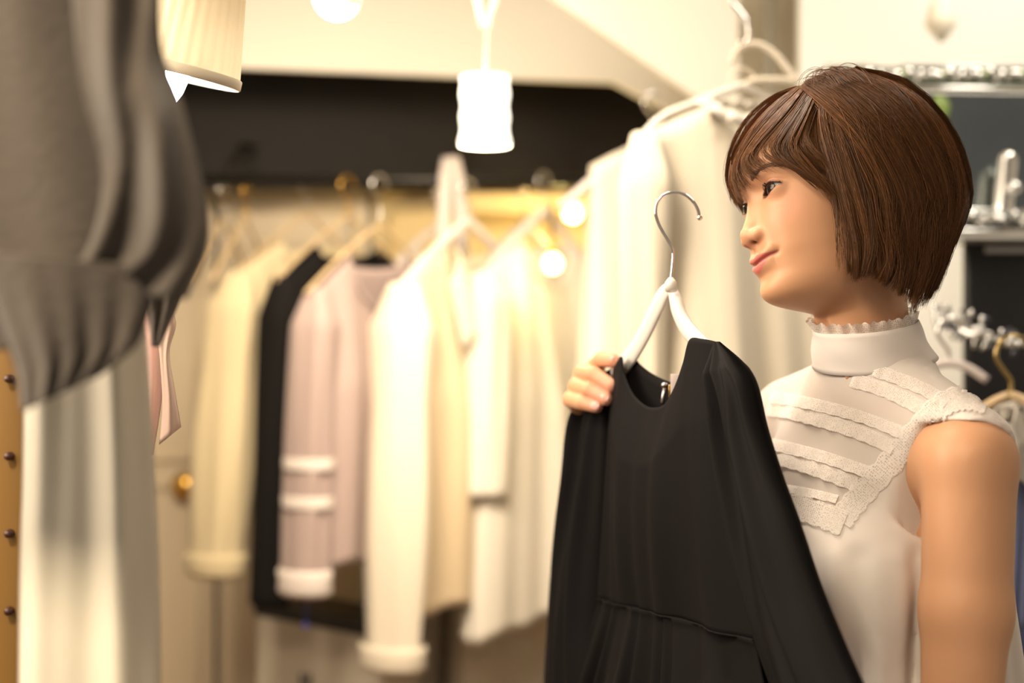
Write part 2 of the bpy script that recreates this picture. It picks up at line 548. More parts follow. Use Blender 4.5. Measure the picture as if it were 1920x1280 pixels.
def head_field(X, Y, Z):
    ax = np.abs(X)
    yf = curve_fn([-125, -112, -107, -102, -95, -86, -78, -70, -62, -54, -46, -36, -20, 0, 14, 30, 45, 60, 75, 90, 100, 107, 112, 125],
                  [22, 60, 75, 84, 88.5, 88, 86, 86.5, 87.5, 87.5, 86.5, 85, 83.5, 83, 86.5, 87.5, 84, 76, 63, 46, 31, 14, -8, -8])(Z)
    w = curve_fn([-125, -112, -107, -100, -90, -75, -60, -40, -20, 0, 20, 40, 60, 80, 95, 105, 111, 125],
                 [3, 20, 29, 37, 45, 53, 58.5, 62.5, 65.5, 67, 70, 72.5, 70, 60, 43, 25, 8, 1])(Z)
    yb = curve_fn([-125, -112, -100, -85, -70, -50, -30, 0, 30, 60, 80, 95, 107, 125],
                  [8, 28, 18, 4, -14, -42, -74, -92, -97, -88, -72, -50, -22, -9])(Z)
    yc = curve_fn([-125, -100, -75, -50, -20, 20, 60, 100, 125], [9, 30, 14, 2, -6, -8, -8, -8, -8.5])(Z)
    n = curve_fn([-125, -90, -60, -30, 0, 40, 125], [2.0, 2.05, 2.1, 2.2, 2.3, 2.25, 2.0])(Z)
    yb = np.minimum(yb, yc - 10)
    b = np.where(Y > yc, np.maximum(yf - yc, 1), np.maximum(yc - yb, 1))
    yy = Y - yc
    g = ((ax / w) ** n + (np.abs(yy) / b) ** n) ** (1 / n) + 1e-6
    r = np.sqrt(X * X + yy * yy)
    d = r * (1 - 1 / g)
    d = np.where(r < 1, np.maximum(d, -20), d)
    d = smax(d, Z - 109, 8)
    fr = smoothstep(15, 45, Y)                         # front only
    G = lambda cx, cz, sx, sz: np.exp(-0.5 * (((ax - cx) / sx) ** 2 + ((Z - cz) / sz) ** 2))
    h = 0
    h = h - 4.6 * G(27, 5, 13, 7.5)                    # orbit
    h = h - 2.0 * G(16, -2, 6, 9)                      # inner corner
    h = h + 1.5 * G(30, 19, 17, 5)                     # brow
    h = h + 3.6 * G(36, -30, 17, 14)                   # cheek apple
    h = h + 2.0 * G(42, -58, 14, 16)
    h = h - 1.4 * G(29, -55, 5, 12)                    # fold beside the mouth
    h = h + 1.2 * G(0, -55, 22, 14)
    # lips
    zm = mouth_line(X)
    wx_u = np.clip(1 - (ax / 27.0) ** 2.2, 0, 1)
    wx_l = np.clip(1 - (ax / 23.0) ** 2.2, 0, 1)
    up_h = 4.8 - 1.2 * np.exp(-0.5 * (ax / 2.5) ** 2)
    h = h + 4.6 * wx_u ** 0.8 * np.exp(-0.5 * ((Z - zm - 4.3) / 3.9) ** 2)
    h = h + 5.0 * wx_l ** 0.8 * np.exp(-0.5 * ((Z - zm + 5.2) / 4.3) ** 2)
    h = h - 3.0 * smoothstep(28, 22, ax) * np.exp(-0.5 * ((Z - zm) / 1.15) ** 2)
    h = h - 2.4 * np.exp(-0.5 * (((ax - 26.5) / 2.6) ** 2 + ((Z - zm - 0.4) / 2.4) ** 2))
    h = h - 1.6 * G(0, -79, 17, 4.5)                   # under the lip
    h = h + 2.0 * G(0, -95, 15, 9)                     # chin
    h = h - 0.9 * G(0, -51, 2.6, 4)                    # philtrum
    d = d - h * fr
    # nose
    q = sd_cone(ax * 0.86, Y, Z, (0, 73.5, 2), (0, 85.5, -25), 7.5, 8.0)
    q = smin(q, sd_cone(ax, Y, Z, (0, 84, -26), (0, 91.4, -35.0), 8.0, 9.6), 6)
    q = smin(q, sd_ell(ax, Y, Z, (11.4, 87, -38.0), (7.6, 9.4, 6.9)), 4.5)
    q = smin(q, sd_cone(ax, Y, Z, (0, 93.5, -40), (0, 87, -46), 4.8, 4.8), 3)
    d = smin(d, q, 10 - 5 * smoothstep(-24, -36, Z))
    nos = sd_cone(ax, Y, Z, (7.2, 92.5, -48.0), (6.6, 89.5, -41.5), 2.5, 1.8)
    d = smax(d, -nos, 1.6)
    # eyelids
    ey = np.sqrt((ax - EYE_C[0]) ** 2 + (Y - EYE_C[1]) ** 2 + (Z - EYE_C[2]) ** 2)
    d = smin(d, ey - (EYE_R + 1.5), 5.0)
    up, lo = lid_curves(ax)
    # crease over the upper lid
    d = d + 1.1 * np.exp(-0.5 * ((Z - up - 3.6) / 0.8) ** 2) * smoothstep(16, 22, ax) * smoothstep(48, 42, ax) * smoothstep(60, 68, Y)
    op = np.maximum(np.maximum(Z - up, lo - Z), 55 - Y) * 0.9
    op = np.maximum(op, (np.abs(ax - 31) - 14.2))
    d = smax(d, -np.maximum(op, (EYE_R - 0.5) - ey), 0.7)
    # ears
    ca, sa = math.cos(0.25), math.sin(0.25)
    ey_, ez_ = (Y + 10) * ca + (Z + 14) * sa, -(Y + 10) * sa + (Z + 14) * ca
    e = sd_ell(ax - 0.45 * np.maximum(-(Y + 10), 0), ey_, ez_, (69, 0, 0), (6, 17, 30))
    e = smax(e, -sd_ell(ax, ey_, ez_, (79, 2, 2), (8, 11, 20)), 3)
    d = smin(d, e, 4)
    # neck
    nb = world_to_head(NECK_BASE_W)
    nk = sd_cone(X, Y, Z, NECK_TOP, nb, 46, 46)
    nk = smin(nk, sd_ell(X, Y, Z, (0, 18, -84), (44, 46, 30)), 14)
    # the trachea side of the neck runs forward under the jaw
    d = smin(d, nk, 24)
    return d

def build_head():
    xs = axis((-92, -62, 3), (-62, 62, 1.0), (62, 92, 3))
    ys = axis((-112, 50, 3), (50, 114, 0.9))
    zs = axis((-196, -116, 3), (-116, 36, 0.9), (36, 122, 3))
    X, Y, Z = np.meshgrid(xs, ys, zs, indexing='ij')
    f = head_field(X, Y, Z)
    # close the neck inside the collar
    f = np.maximum(f, (-190 - Z))
    V, F = surface_nets(xs, ys, zs, f.astype(np.float64))
    V = relax(V, F, 2, 0.4)
    return V, F

SKIN = np.array([0.63, 0.335, 0.185])
def face_colors(V):
    ax, Y, Z = np.abs(V[:, 0]), V[:, 1], V[:, 2]
    c = np.tile(SKIN, (len(V), 1))
    fr = smoothstep(40, 60, Y)
    def mixin(col, w):
        nonlocal c
        w = np.clip(w * fr, 0, 1)[:, None]
        c = c * (1 - w) + np.array(col) * w
    G = lambda cx, cz, sx, sz: np.exp(-0.5 * (((ax - cx) / sx) ** 2 + ((Z - cz) / sz) ** 2))
    mixin((0.72, 0.30, 0.19), 0.55 * G(40, -24, 14, 10))           # blush
    mixin((0.60, 0.25, 0.16), 0.45 * G(6, -44, 9, 5))
    mixin((0.40, 0.18, 0.11), 0.55 * G(32, 8, 14, 3.5))            # eye shadow
    mixin((0.50, 0.24, 0.15), 0.35 * G(30, -6, 13, 3))
    zm = mouth_line(V[:, 0])
    lu = smoothstep(9.2, 7.6, Z - zm) * smoothstep(-0.8, 0.2, Z - zm)
    ul_edge = 7.4 * np.clip(1 - (ax / 26.0) ** 1.6, 0, 1) ** 0.9 - 1.4 * np.exp(-0.5 * (ax / 2.6) ** 2)
    ll_edge = -9.2 * np.clip(1 - (ax / 21.5) ** 2, 0, 1) ** 0.8
    wu = smoothstep(0.6, -0.6, (Z - zm) - ul_edge) * (Z > zm) * (ax < 26.5)
    wl = smoothstep(-0.6, 0.6, (Z - zm) - ll_edge) * (Z <= zm) * (ax < 25)
    mixin((0.56, 0.12, 0.11), 0.85 * wu)
    mixin((0.72, 0.19, 0.18), 0.85 * wl)
    mixin((0.16, 0.03, 0.03), 0.75 * np.exp(-0.5 * ((Z - zm) / 0.9) ** 2) * smoothstep(29, 25, ax))  # crease shade between the lips, put into the colour
    mixin((0.22, 0.06, 0.045), 0.6 * np.exp(-0.5 * (((ax - 25.0) / 2.6) ** 2 + ((Z - zm - 0.2) / 1.2) ** 2)))  # shade in the mouth corner, likewise painted darker
    # liner along the lids
    up, lo = lid_curves(ax)
    band = smoothstep(14.6, 13.6, np.abs(ax - 31)) * smoothstep(66, 70, Y)
    mixin((0.035, 0.015, 0.012), 0.97 * np.exp(-0.5 * ((Z - up - 0.3) / 1.15) ** 2) * band)
    mixin((0.08, 0.035, 0.028), 0.75 * np.exp(-0.5 * ((Z - lo) / 0.8) ** 2) * band)
    # nostrils
    mixin((0.12, 0.04, 0.025), 0.85 * np.exp(-0.5 * (((ax - 6.8) / 2.2) ** 2 + ((Z + 44) / 2.2) ** 2 + ((Y - 91.5) / 3.5) ** 2)))
    return c

head_V, head_F = build_head()
head_C = face_colors(head_V)
# ------------------------------------------------------------------ eyes, lashes, brows (children of the person)
def build_eye(sx, parent):
    prof = [(EYE_R * math.sin(a), EYE_R * math.cos(a)) for a in np.linspace(0.002, math.pi - 0.002, 48)]
    mb = MB(); mb.lathe(prof, n=56)
    v = np.array(mb.v)[:, [0, 2, 1]]
    ang = np.degrees(np.arccos(np.clip(v[:, 1] / EYE_R, -1, 1)))
    pup = np.array([0.004, 0.003, 0.003]); iris = np.array([0.035, 0.016, 0.008]); ring = np.array([0.008, 0.005, 0.004]); scl = np.array([0.30, 0.28, 0.27])
    c = np.where((ang < 14)[:, None], pup, np.where((ang < 31)[:, None], iris, np.where((ang < 36)[:, None], ring, scl)))
    yaw = math.radians(13)                                  # glance a little towards her left
    R = np.array([[math.cos(yaw), -math.sin(yaw), 0], [math.sin(yaw), math.cos(yaw), 0], [0, 0, 1]])
    v = v @ R.T + EYE_C * np.array([sx, 1, 1])
    o = mesh_obj('eye', head_to_world(v), mb.f, mat('eye_surface', rough=0.16, vcol='Col', spec=0.3), parent)
    set_vcol(o, c)
    return o

def hair_tubes(paths, r0, r1, name, material, parent, n=3, cols=None):
    """Many strands as one mesh; paths (S, K, 3) in world metres."""
    paths = np.asarray(paths); S, K, _ = paths.shape
    T = np.gradient(paths, axis=1); T /= np.linalg.norm(T, axis=2, keepdims=True) + 1e-12
    ref = np.array([0.31, -0.9, 0.27]); ref /= np.linalg.norm(ref)
    N = np.cross(T, ref); N /= np.linalg.norm(N, axis=2, keepdims=True) + 1e-9
    B = np.cross(T, N)
    t = np.linspace(0, 1, K)
    rad = (np.asarray(r0).reshape(-1, 1) * (1 - t ** 3) + np.asarray(r1).reshape(-1, 1) * t ** 3) * np.ones((S, 1))
    ring = []
    for k in range(n):
        a = 2 * math.pi * k / n
        ring.append(paths + rad[..., None] * (N * math.cos(a) + B * math.sin(a)))
    V = np.stack(ring, 2)                                   # S,K,n,3
    base = (np.arange(S) * K * n)[:, None, None] + (np.arange(K - 1) * n)[None, :, None] + np.arange(n)[None, None]
    nxt = (np.arange(S) * K * n)[:, None, None] + (np.arange(K - 1) * n)[None, :, None] + ((np.arange(n) + 1) % n)[None, None]
    F = np.stack([base, nxt, nxt + n, base + n], -1).reshape(-1, 4)
    o = mesh_obj(name, V.reshape(-1, 3), F, material, parent)
    if cols is not None:
        set_vcol(o, np.repeat(np.asarray(cols, float), K * n, axis=0))
    return o

def build_lashes(sx, parent):
    rng = np.random.default_rng(3 if sx > 0 else 4)
    out = []
    for i in range(90):
        x = 31 + rng.uniform(-12.5, 14.2)
        up, lo = lid_curves(np.array([x]))
        z = up[0] - 0.2
        y = EYE_C[1] + math.sqrt(max(EYE_R ** 2 - (x - 31) ** 2 - z ** 2, 1)) + 1.2
        L = rng.uniform(2.6, 4.2)
        sp = (x - 29) / 14 * 0.55 + rng.normal(0, 0.06)
        p = [np.array([x, y, z])]
        for s in np.linspace(0.2, 1, 5):
            p.append(np.array([x + L * sp * s, y + L * 0.85 * math.sin(s * 1.4), z + L * (-0.12 * s + 0.6 * s * s)]))
        out.append(p)
    for i in range(26):
        x = 31 + rng.uniform(-8, 13)
        up, lo = lid_curves(np.array([x])); z = lo[0]
        y = EYE_C[1] + math.sqrt(max(EYE_R ** 2 - (x - 31) ** 2 - z ** 2, 1)) + 0.9
        L = rng.uniform(1, 1.8); sp = (x - 29) / 14 * 0.5
        out.append([np.array([x + L * sp * s, y + L * 0.8 * s, z - L * 0.5 * s]) for s in np.linspace(0, 1, 6)])
    A = np.array(out) * np.array([sx, 1, 1])
    return hair_tubes(head_to_world(A), 0.00013, 0.00004, 'eyelashes', mat('lash', (0.012, 0.008, 0.006), 0.5), parent)

def surf_y(x, z):
    """Front surface of the face at (x, z) by bisection on the field."""
    x = np.asarray(x, float); z = np.asarray(z, float)
    a = np.full(x.shape, 40.0); b = np.full(x.shape, 120.0)
    for _ in range(22):
        m = 0.5 * (a + b)
        i = head_field(x, m, z) < 0
        a = np.where(i, m, a); b = np.where(i, b, m)
    return a

def build_brow(sx, parent):
    rng = np.random.default_rng(11)
    n = 200
    t = rng.uniform(0, 1, n)
    x = 14 + 36 * t
    zc = 17.0 + 5.5 * np.sin(np.clip(t / 0.7, 0, 1) * math.pi / 2) - 6.5 * np.clip((t - 0.62) / 0.38, 0, 1) ** 1.6
    wd = 2.1 * (1 - t) ** 0.5 + 0.6
    z = zc + rng.uniform(-1, 1, n) * wd
    dx = 5.0 + rng.normal(0, 0.8, n); dz = 2.6 * (1 - 1.7 * t) + rng.normal(0, 0.4, n)
    s = np.linspace(0, 1, 5)
    X = x[:, None] + dx[:, None] * s; Z = z[:, None] + dz[:, None] * s
    Y = surf_y(X.ravel(), Z.ravel()).reshape(X.shape) + 0.25
    A = np.stack([X * sx, Y, Z], -1)
    return hair_tubes(head_to_world(A), 0.00017, 0.00005, 'eyebrow', mat('brow', (0.12, 0.055, 0.03), 0.6), parent)
# ------------------------------------------------------------------ hair: strands laid over a rounded bob volume
HAIR_RNG = np.random.default_rng(21)
ENV_C = np.array([0., -22.4, 7.7]); ENV_R = np.array([97., 119., 113.5]); ENV_LOW = 205.

def env_hit(px, py, sc):
    """Head-local point where the sight line through (px, py) meets the hair volume (scaled by sc)."""
    D = np.stack([(px - 960) / FPX, np.ones_like(px), -(py - 640) / FPX], -1)
    o = world_to_head(np.array([0., 0., CAM_H]))
    d = (D @ HEAD_R) / HEAD_S
    o = o - ENV_C
    out = None
    for low in (False, True):
        R = ENV_R.copy()
        if low: R = R * np.array([1, 1, ENV_LOW / ENV_R[2]])
        Rs = R * np.asarray(sc)[..., None]
        oo, dd = o / Rs, d / Rs
        A = (dd * dd).sum(-1); B = (oo * dd).sum(-1); Cc = (oo * oo).sum(-1) - 1
        disc = B * B - A * Cc
        t = (-B - np.sqrt(np.maximum(disc, 0))) / A
        p = o + d * t[..., None]
        if out is None: out = p
        else: out = np.where((out[..., 2:3] < 0), p, out)
    return out + ENV_C

def g(*pts):
    return np.array(pts, float)

HAIR_GROUPS = {
    'bangs': dict(n=950, k=34, mirror=True, guides=[
        g((1492, 164), (1448, 184), (1400, 229), (1371, 288), (1363, 335), (1372, 366), (1384, 394)),
        g((1496, 164), (1456, 194), (1412, 244), (1381, 296), (1372, 330), (1377, 356), (1388, 378)),
        g((1504, 162), (1466, 198), (1420, 248), (1391, 290), (1383, 312), (1389, 332), (1402, 346)),
        g((1512, 160), (1476, 203), (1434, 248), (1410, 280), (1404, 294), (1414, 308), (1432, 317)),
        g((1522, 158), (1488, 208), (1454, 250), (1434, 276), (1438, 290), (1458, 303), (1486, 314))]),
    'sweep': dict(n=900, k=34, mirror=True, guides=[
        g((1520, 160), (1490, 206), (1458, 250), (1444, 274), (1458, 296), (1490, 316), (1530, 340)),
        g((1532, 156), (1504, 208), (1478, 250), (1468, 276), (1486, 302), (1524, 330), (1566, 364)),
        g((1544, 153), (1518, 208), (1500, 250), (1494, 276), (1508, 302), (1544, 338), (1582, 382))]),
    'temple': dict(n=620, k=22, mirror=True, lift=(0.93, 0.985), guides=[
        g((1536, 156), (1512, 200), (1496, 235), (1490, 260), (1490, 280), (1500, 296), (1518, 314)),
        g((1546, 153), (1524, 200), (1510, 235), (1508, 258), (1510, 276), (1520, 290), (1536, 306)),
        g((1556, 150), (1534, 200), (1524, 232), (1528, 256), (1536, 278), (1548, 304), (1562, 340))]),
    'side': dict(n=1700, k=26, mirror=True, jag=0.13, guides=[
        g((1548, 150), (1534, 205), (1538, 258), (1556, 315), (1576, 385), (1592, 450), (1600, 512)),
        g((1556, 147), (1546, 205), (1556, 265), (1576, 330), (1592, 395), (1604, 455), (1604, 518)),
        g((1566, 144), (1566, 210), (1580, 275), (1600, 340), (1614, 405), (1622, 460), (1612, 512)),
        g((1574, 141), (1582, 210), (1602, 280), (1622, 345), (1636, 410), (1642, 465), (1634, 508))]),
    'main': dict(n=4200, k=66, mirror=True, jag=0.11, guides=[
        g((1572, 141), (1590, 205), (1612, 275), (1634, 345), (1648, 410), (1652, 470), (1640, 512)),
        g((1580, 138), (1612, 202), (1640, 275), (1662, 350), (1672, 425), (1672, 490), (1656, 532)),
        g((1588, 135), (1632, 196), (1672, 275), (1694, 360), (1700, 440), (1694, 505), (1684, 545)),
        g((1596, 132), (1656, 190), (1706, 272), (1730, 365), (1730, 450), (1716, 520), (1704, 566)),
        g((1602, 129), (1682, 184), (1744, 268), (1772, 368), (1766, 450), (1740, 525), (1722, 578)),
        g((1606, 127), (1694, 166), (1770, 250), (1804, 350), (1796, 425), (1766, 500), (1738, 560)),
        g((1604, 128), (1700, 155), (1778, 246), (1810, 345), (1804, 400), (1778, 470), (1752, 535))]),
    'top': dict(n=1000, k=44, mirror=True, lift=(0.97, 1.03), guides=[
        g((1500, 164), (1540, 200), (1590, 255), (1625, 310), (1650, 365), (1664, 420), (1668, 465)),
        g((1515, 150), (1575, 190), (1640, 255), (1680, 320), (1704, 380), (1716, 435), (1714, 480)),
        g((1545, 138), (1620, 175), (1690, 245), (1730, 320), (1750, 390), (1752, 450), (1742, 500)),
        g((1570, 130), (1660, 160), (1735, 232), (1775, 310), (1790, 380), (1782, 440), (1764, 500))]),
    'fly': dict(n=46, k=46, mirror=False, lift=(1.0, 1.06), guides=[
        g((1560, 165), (1545, 145), (1528, 138), (1512, 140), (1500, 146), (1492, 156), (1488, 168)),
        g((1600, 150), (1580, 132), (1562, 128), (1546, 131), (1536, 138), (1530, 148), (1528, 160)),
        g((1650, 160), (1625, 135), (1600, 124), (1580, 124), (1562, 130), (1552, 140), (1546, 152))]),
    'stray': dict(n=170, k=170, mirror=True, lift=(1.0, 1.035), guides=[
        g((1530, 170), (1545, 220), (1575, 280), (1590, 340), (1612, 390), (1618, 440), (1640, 480)),
        g((1560, 140), (1640, 210), (1660, 290), (1712, 370), (1700, 440), (1722, 500), (1700, 560)),
        g((1590, 128), (1690, 170), (1740, 260), (1800, 330), (1776, 420), (1770, 490), (1732, 570))]),
    'wisps': dict(n=26, k=12, mirror=True, lift=(0.97, 1.0), guides=[
        g((1535, 260), (1548, 310), (1558, 355), (1564, 400), (1566, 440), (1568, 470), (1572, 498)),
        g((1560, 290), (1572, 340), (1582, 390), (1588, 430), (1590, 460), (1590, 490), (1584, 515))]),
}

def resample_guides(gs, K):
    return np.array([spline(x, K) for x in gs])

def build_hair(parent):
    K = 15
    rng = HAIR_RNG
    paths, cols = [], []
    for name, G in HAIR_GROUPS.items():
        gs = resample_guides(G['guides'], K)                # m,K,2
        m, n, k = len(gs), G['n'], G['k']
        ct = np.sort(rng.uniform(0, m - 1, k))               # clump positions across the guides
        c_l = rng.uniform(0.0, 1.0, k)                       # clump layer
        c_len = rng.normal(1.0, G.get('jag', 0.05), k)
        c_col = rng.uniform(0.0, 1.0, k)
        c_wob = rng.normal(0, 1, (k, 2))
        ci = rng.integers(0, k, n)
        t = np.clip(ct[ci] + rng.normal(0, 0.16 if m > 2 else 0.1, n), 0, m - 1 - 1e-6)
        s = np.linspace(0, 1, K)
        conv = (s ** 1.2)[None] * (0.72 if name == 'bangs' else 0.9) + 0.08 * (s ** 6)[None]
        te = t[:, None] * (1 - conv) + ct[ci][:, None] * conv
        te = np.clip(te, 0, m - 1 - 1e-6)
        i0 = te.astype(int); u = te - i0
        L = np.clip(c_len[ci] - np.abs(rng.normal(0, 0.085, n)) + 0.035, 0.6, 1.08)
        se = np.clip(s[None] * L[:, None], 0, 1.0) * (K - 1)
        k0 = np.minimum(se.astype(int), K - 2); v = (se - k0)[..., None]
        def at(gi):
            return gs[gi, k0] * (1 - v) + gs[gi, k0 + 1] * v
        px = at(i0) * (1 - u[..., None]) + at(np.minimum(i0 + 1, m - 1)) * u[..., None]
        wob = c_wob[ci][:, None, :] * np.sin(s * math.pi * 1.3)[None, :, None] * (2.0 if name == 'bangs' else 6.0)
        px = px + wob + rng.normal(0, 1, (n, 1, 2)) * (1.2 + 2.4 * s[None, :, None]) + rng.normal(0, 1, (n, 1, 2)) * np.sin(s * 5)[None, :, None] * 1.2
        lo, hi = G.get('lift', (0.89, 1.015))
        lay = lo + (hi - lo) * np.clip(c_l[ci] + rng.normal(0, 0.15, n), 0, 1)
        lay = lay[:, None] * (1 - 0.03 * (1 - s)[None] ** 2 * (name != 'fly')) - 0.02 * (s ** 3)[None]
        p = env_hit(px[..., 0], px[..., 1], lay)
        c = np.array([0.112, 0.045, 0.0145])[None] * ((0.35 + 1.15 * (0.6 * c_col[ci] + 0.4 * rng.uniform(0, 1, n))) * np.where(rng.uniform(0, 1, n) < 0.10, 2.0, 1.0))[:, None]
        paths.append(p); cols.append(c)
        if G['mirror']:
            keep = (rng.uniform(0, 1, n) < 0.6) & (p[:, 4:, 0].mean(1) < -14)
            q = p[keep] * np.array([-1, 1, 1])
            if name in ('side', 'wisps'): q[..., 2] = np.maximum(q[..., 2], -62 + 0.25 * (q[..., 2] + 62))
            paths.append(q); cols.append(c[keep])
    # the back of the head, from the crown down to the nape
    n, k = 1500, 60
    cth = rng.uniform(-1.75, 1.75, k); ci = rng.integers(0, k, n)
    s = np.linspace(0, 1, K)
    th0 = np.clip(cth[ci] + rng.normal(0, 0.09, n), -1.85, 1.85)
    th = th0[:, None] * (1 - 0.8 * s ** 2) + cth[ci][:, None] * 0.8 * s ** 2
    th = th * (1 - 0.25 * s[None] ** 3)
    end = np.clip(rng.normal(-70, 9, n) - 22 * np.exp(-(th0 / 0.5) ** 2), -112, -40)
    ph = 0.06 + s * (math.pi / 2 + 0.0)
    lay = rng.uniform(0.925, 1.0, n)[:, None]
    low = np.clip((s[None] - 0.55) / 0.45, 0, 1)
    zt = np.cos(np.minimum(s / 0.55, 1) * (math.pi / 2 - 0.04) + 0.04)[None] * ENV_R[2] * lay + low * (end[:, None] - ENV_C[2])
    rr = np.sqrt(np.clip(1 - np.where(zt > 0, zt / (ENV_R[2] * lay), zt / (ENV_LOW * lay)) ** 2, 0.0, 1)) * lay
    rr = rr * (1 - 0.50 * low ** 1.8)
    shr = lambda y, z: 1 - 0.05 * smoothstep(-10, 55, z) * smoothstep(10, -60, y)
    rr = rr * shr(-np.cos(th) * rr * ENV_R[1], zt)
    A0 = np.stack([-np.sin(th) * rr * ENV_R[0], -np.cos(th) * rr * ENV_R[1], zt], -1) + ENV_C
    paths.append(A0); cols.append(np.array([0.112, 0.045, 0.0145]) * rng.uniform(0.45, 1.6, (n, 1)))
    A = np.concatenate(paths); C = np.concatenate(cols)
    rad = rng.uniform(0.00014, 0.00034, len(A))
    mh = mat('hair', (0.1, 0.04, 0.015), 0.45, spec=0.25, vcol='Col')
    o = hair_tubes(head_to_world(A), rad, rad * 0.25, 'hair', mh, parent, cols=C)
    # the under-layer on the scalp
    nu, nv = 120, 80
    th = np.linspace(0, 2 * math.pi, nu, endpoint=False); ph = np.linspace(0.02, 2.45, nv)
    PH, TH = np.meshgrid(ph, th, indexing='ij')
    S = 0.885
    x = np.sin(PH) * np.cos(TH) * ENV_R[0] * S; y = np.sin(PH) * np.sin(TH) * ENV_R[1] * S
    zz = np.cos(PH); z = np.where(zz > 0, zz * ENV_R[2] * S, zz * ENV_LOW * 0.75)
    k_ = shr(y, z); x = x * k_; y = y * k_; z = np.where(z > 0, z * (1 - 0.5 * (1 - k_)), z)
    yy = y + ENV_C[1]; z = z + ENV_C[2]
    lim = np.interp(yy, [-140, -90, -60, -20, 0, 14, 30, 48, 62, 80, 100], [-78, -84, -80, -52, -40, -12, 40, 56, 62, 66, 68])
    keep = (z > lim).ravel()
    V = np.stack([x, yy, z], -1).reshape(-1, 3)
    F = []
    for j in range(nv - 1):
        for i in range(nu):
            q = (j * nu + i, j * nu + (i + 1) % nu, (j + 1) * nu + (i + 1) % nu, (j + 1) * nu + i)
            if all(keep[w] for w in q): F.append(q)
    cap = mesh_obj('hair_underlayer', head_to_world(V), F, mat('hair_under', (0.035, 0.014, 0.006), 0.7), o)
    return o
# ------------------------------------------------------------------ the woman: body, in a frame (bx to her left, by forward, z up)
BO = np.array([0.345, 1.372]); BL = np.array([0.33, -0.944]); BF = np.array([-0.944, -0.33])
def body_to_world(p):
    p = np.asarray(p, float)
    w = BO + p[..., 0:1] * BL + p[..., 1:2] * BF
    return np.concatenate([w, p[..., 2:3]], -1)
def bw(x, y, z):
    return tuple(body_to_world(np.array([x, y, z])))

SHOULDER_N = (0.152, 0.0, 1.245); ELBOW_N = (0.180, 0.034, 0.985); WRIST_N = (0.185, 0.085, 0.765)
SHOULDER_F = bw(-0.150, 0.0, 1.252); ELBOW_F = (0.215, 1.585, 1.055); WRIST_F = (0.128, 1.590, 1.248)

def prim(f, xs, ys, zs, lo, hi, fn, k, sub=False):
    """Blend a primitive into the field inside its own box only."""
    i = [slice(max(0, np.searchsorted(a, l) - 1), np.searchsorted(a, h) + 1) for a, l, h in zip((xs, ys, zs), lo, hi)]
    X, Y, Z = np.meshgrid(xs[i[0]], ys[i[1]], zs[i[2]], indexing='ij')
    d = fn(X, Y, Z)
    sl = tuple(i)
    f[sl] = smax(f[sl], -d, k) if sub else smin(f[sl], d, k)

def cone_in(f, ax3, a, b, ra, rb, k):
    m = max(ra, rb) + 3 * k + 0.01
    lo = np.minimum(a, b) - m; hi = np.maximum(a, b) + m
    prim(f, *ax3, lo, hi, lambda X, Y, Z: sd_cone(X, Y, Z, a, b, ra, rb), k)

def ell_in(f, ax3, c, r, k):
    """Ellipsoid given in the body frame."""
    cw = body_to_world(np.array(c)); m = max(r) + 3 * k
    def fn(X, Y, Z):
        dx, dy = X - cw[0], Y - cw[1]
        return sd_ell(dx * BL[0] + dy * BL[1], dx * BF[0] + dy * BF[1], Z - cw[2], (0, 0, 0), r)
    prim(f, *ax3, cw - m, cw + m, fn, k)

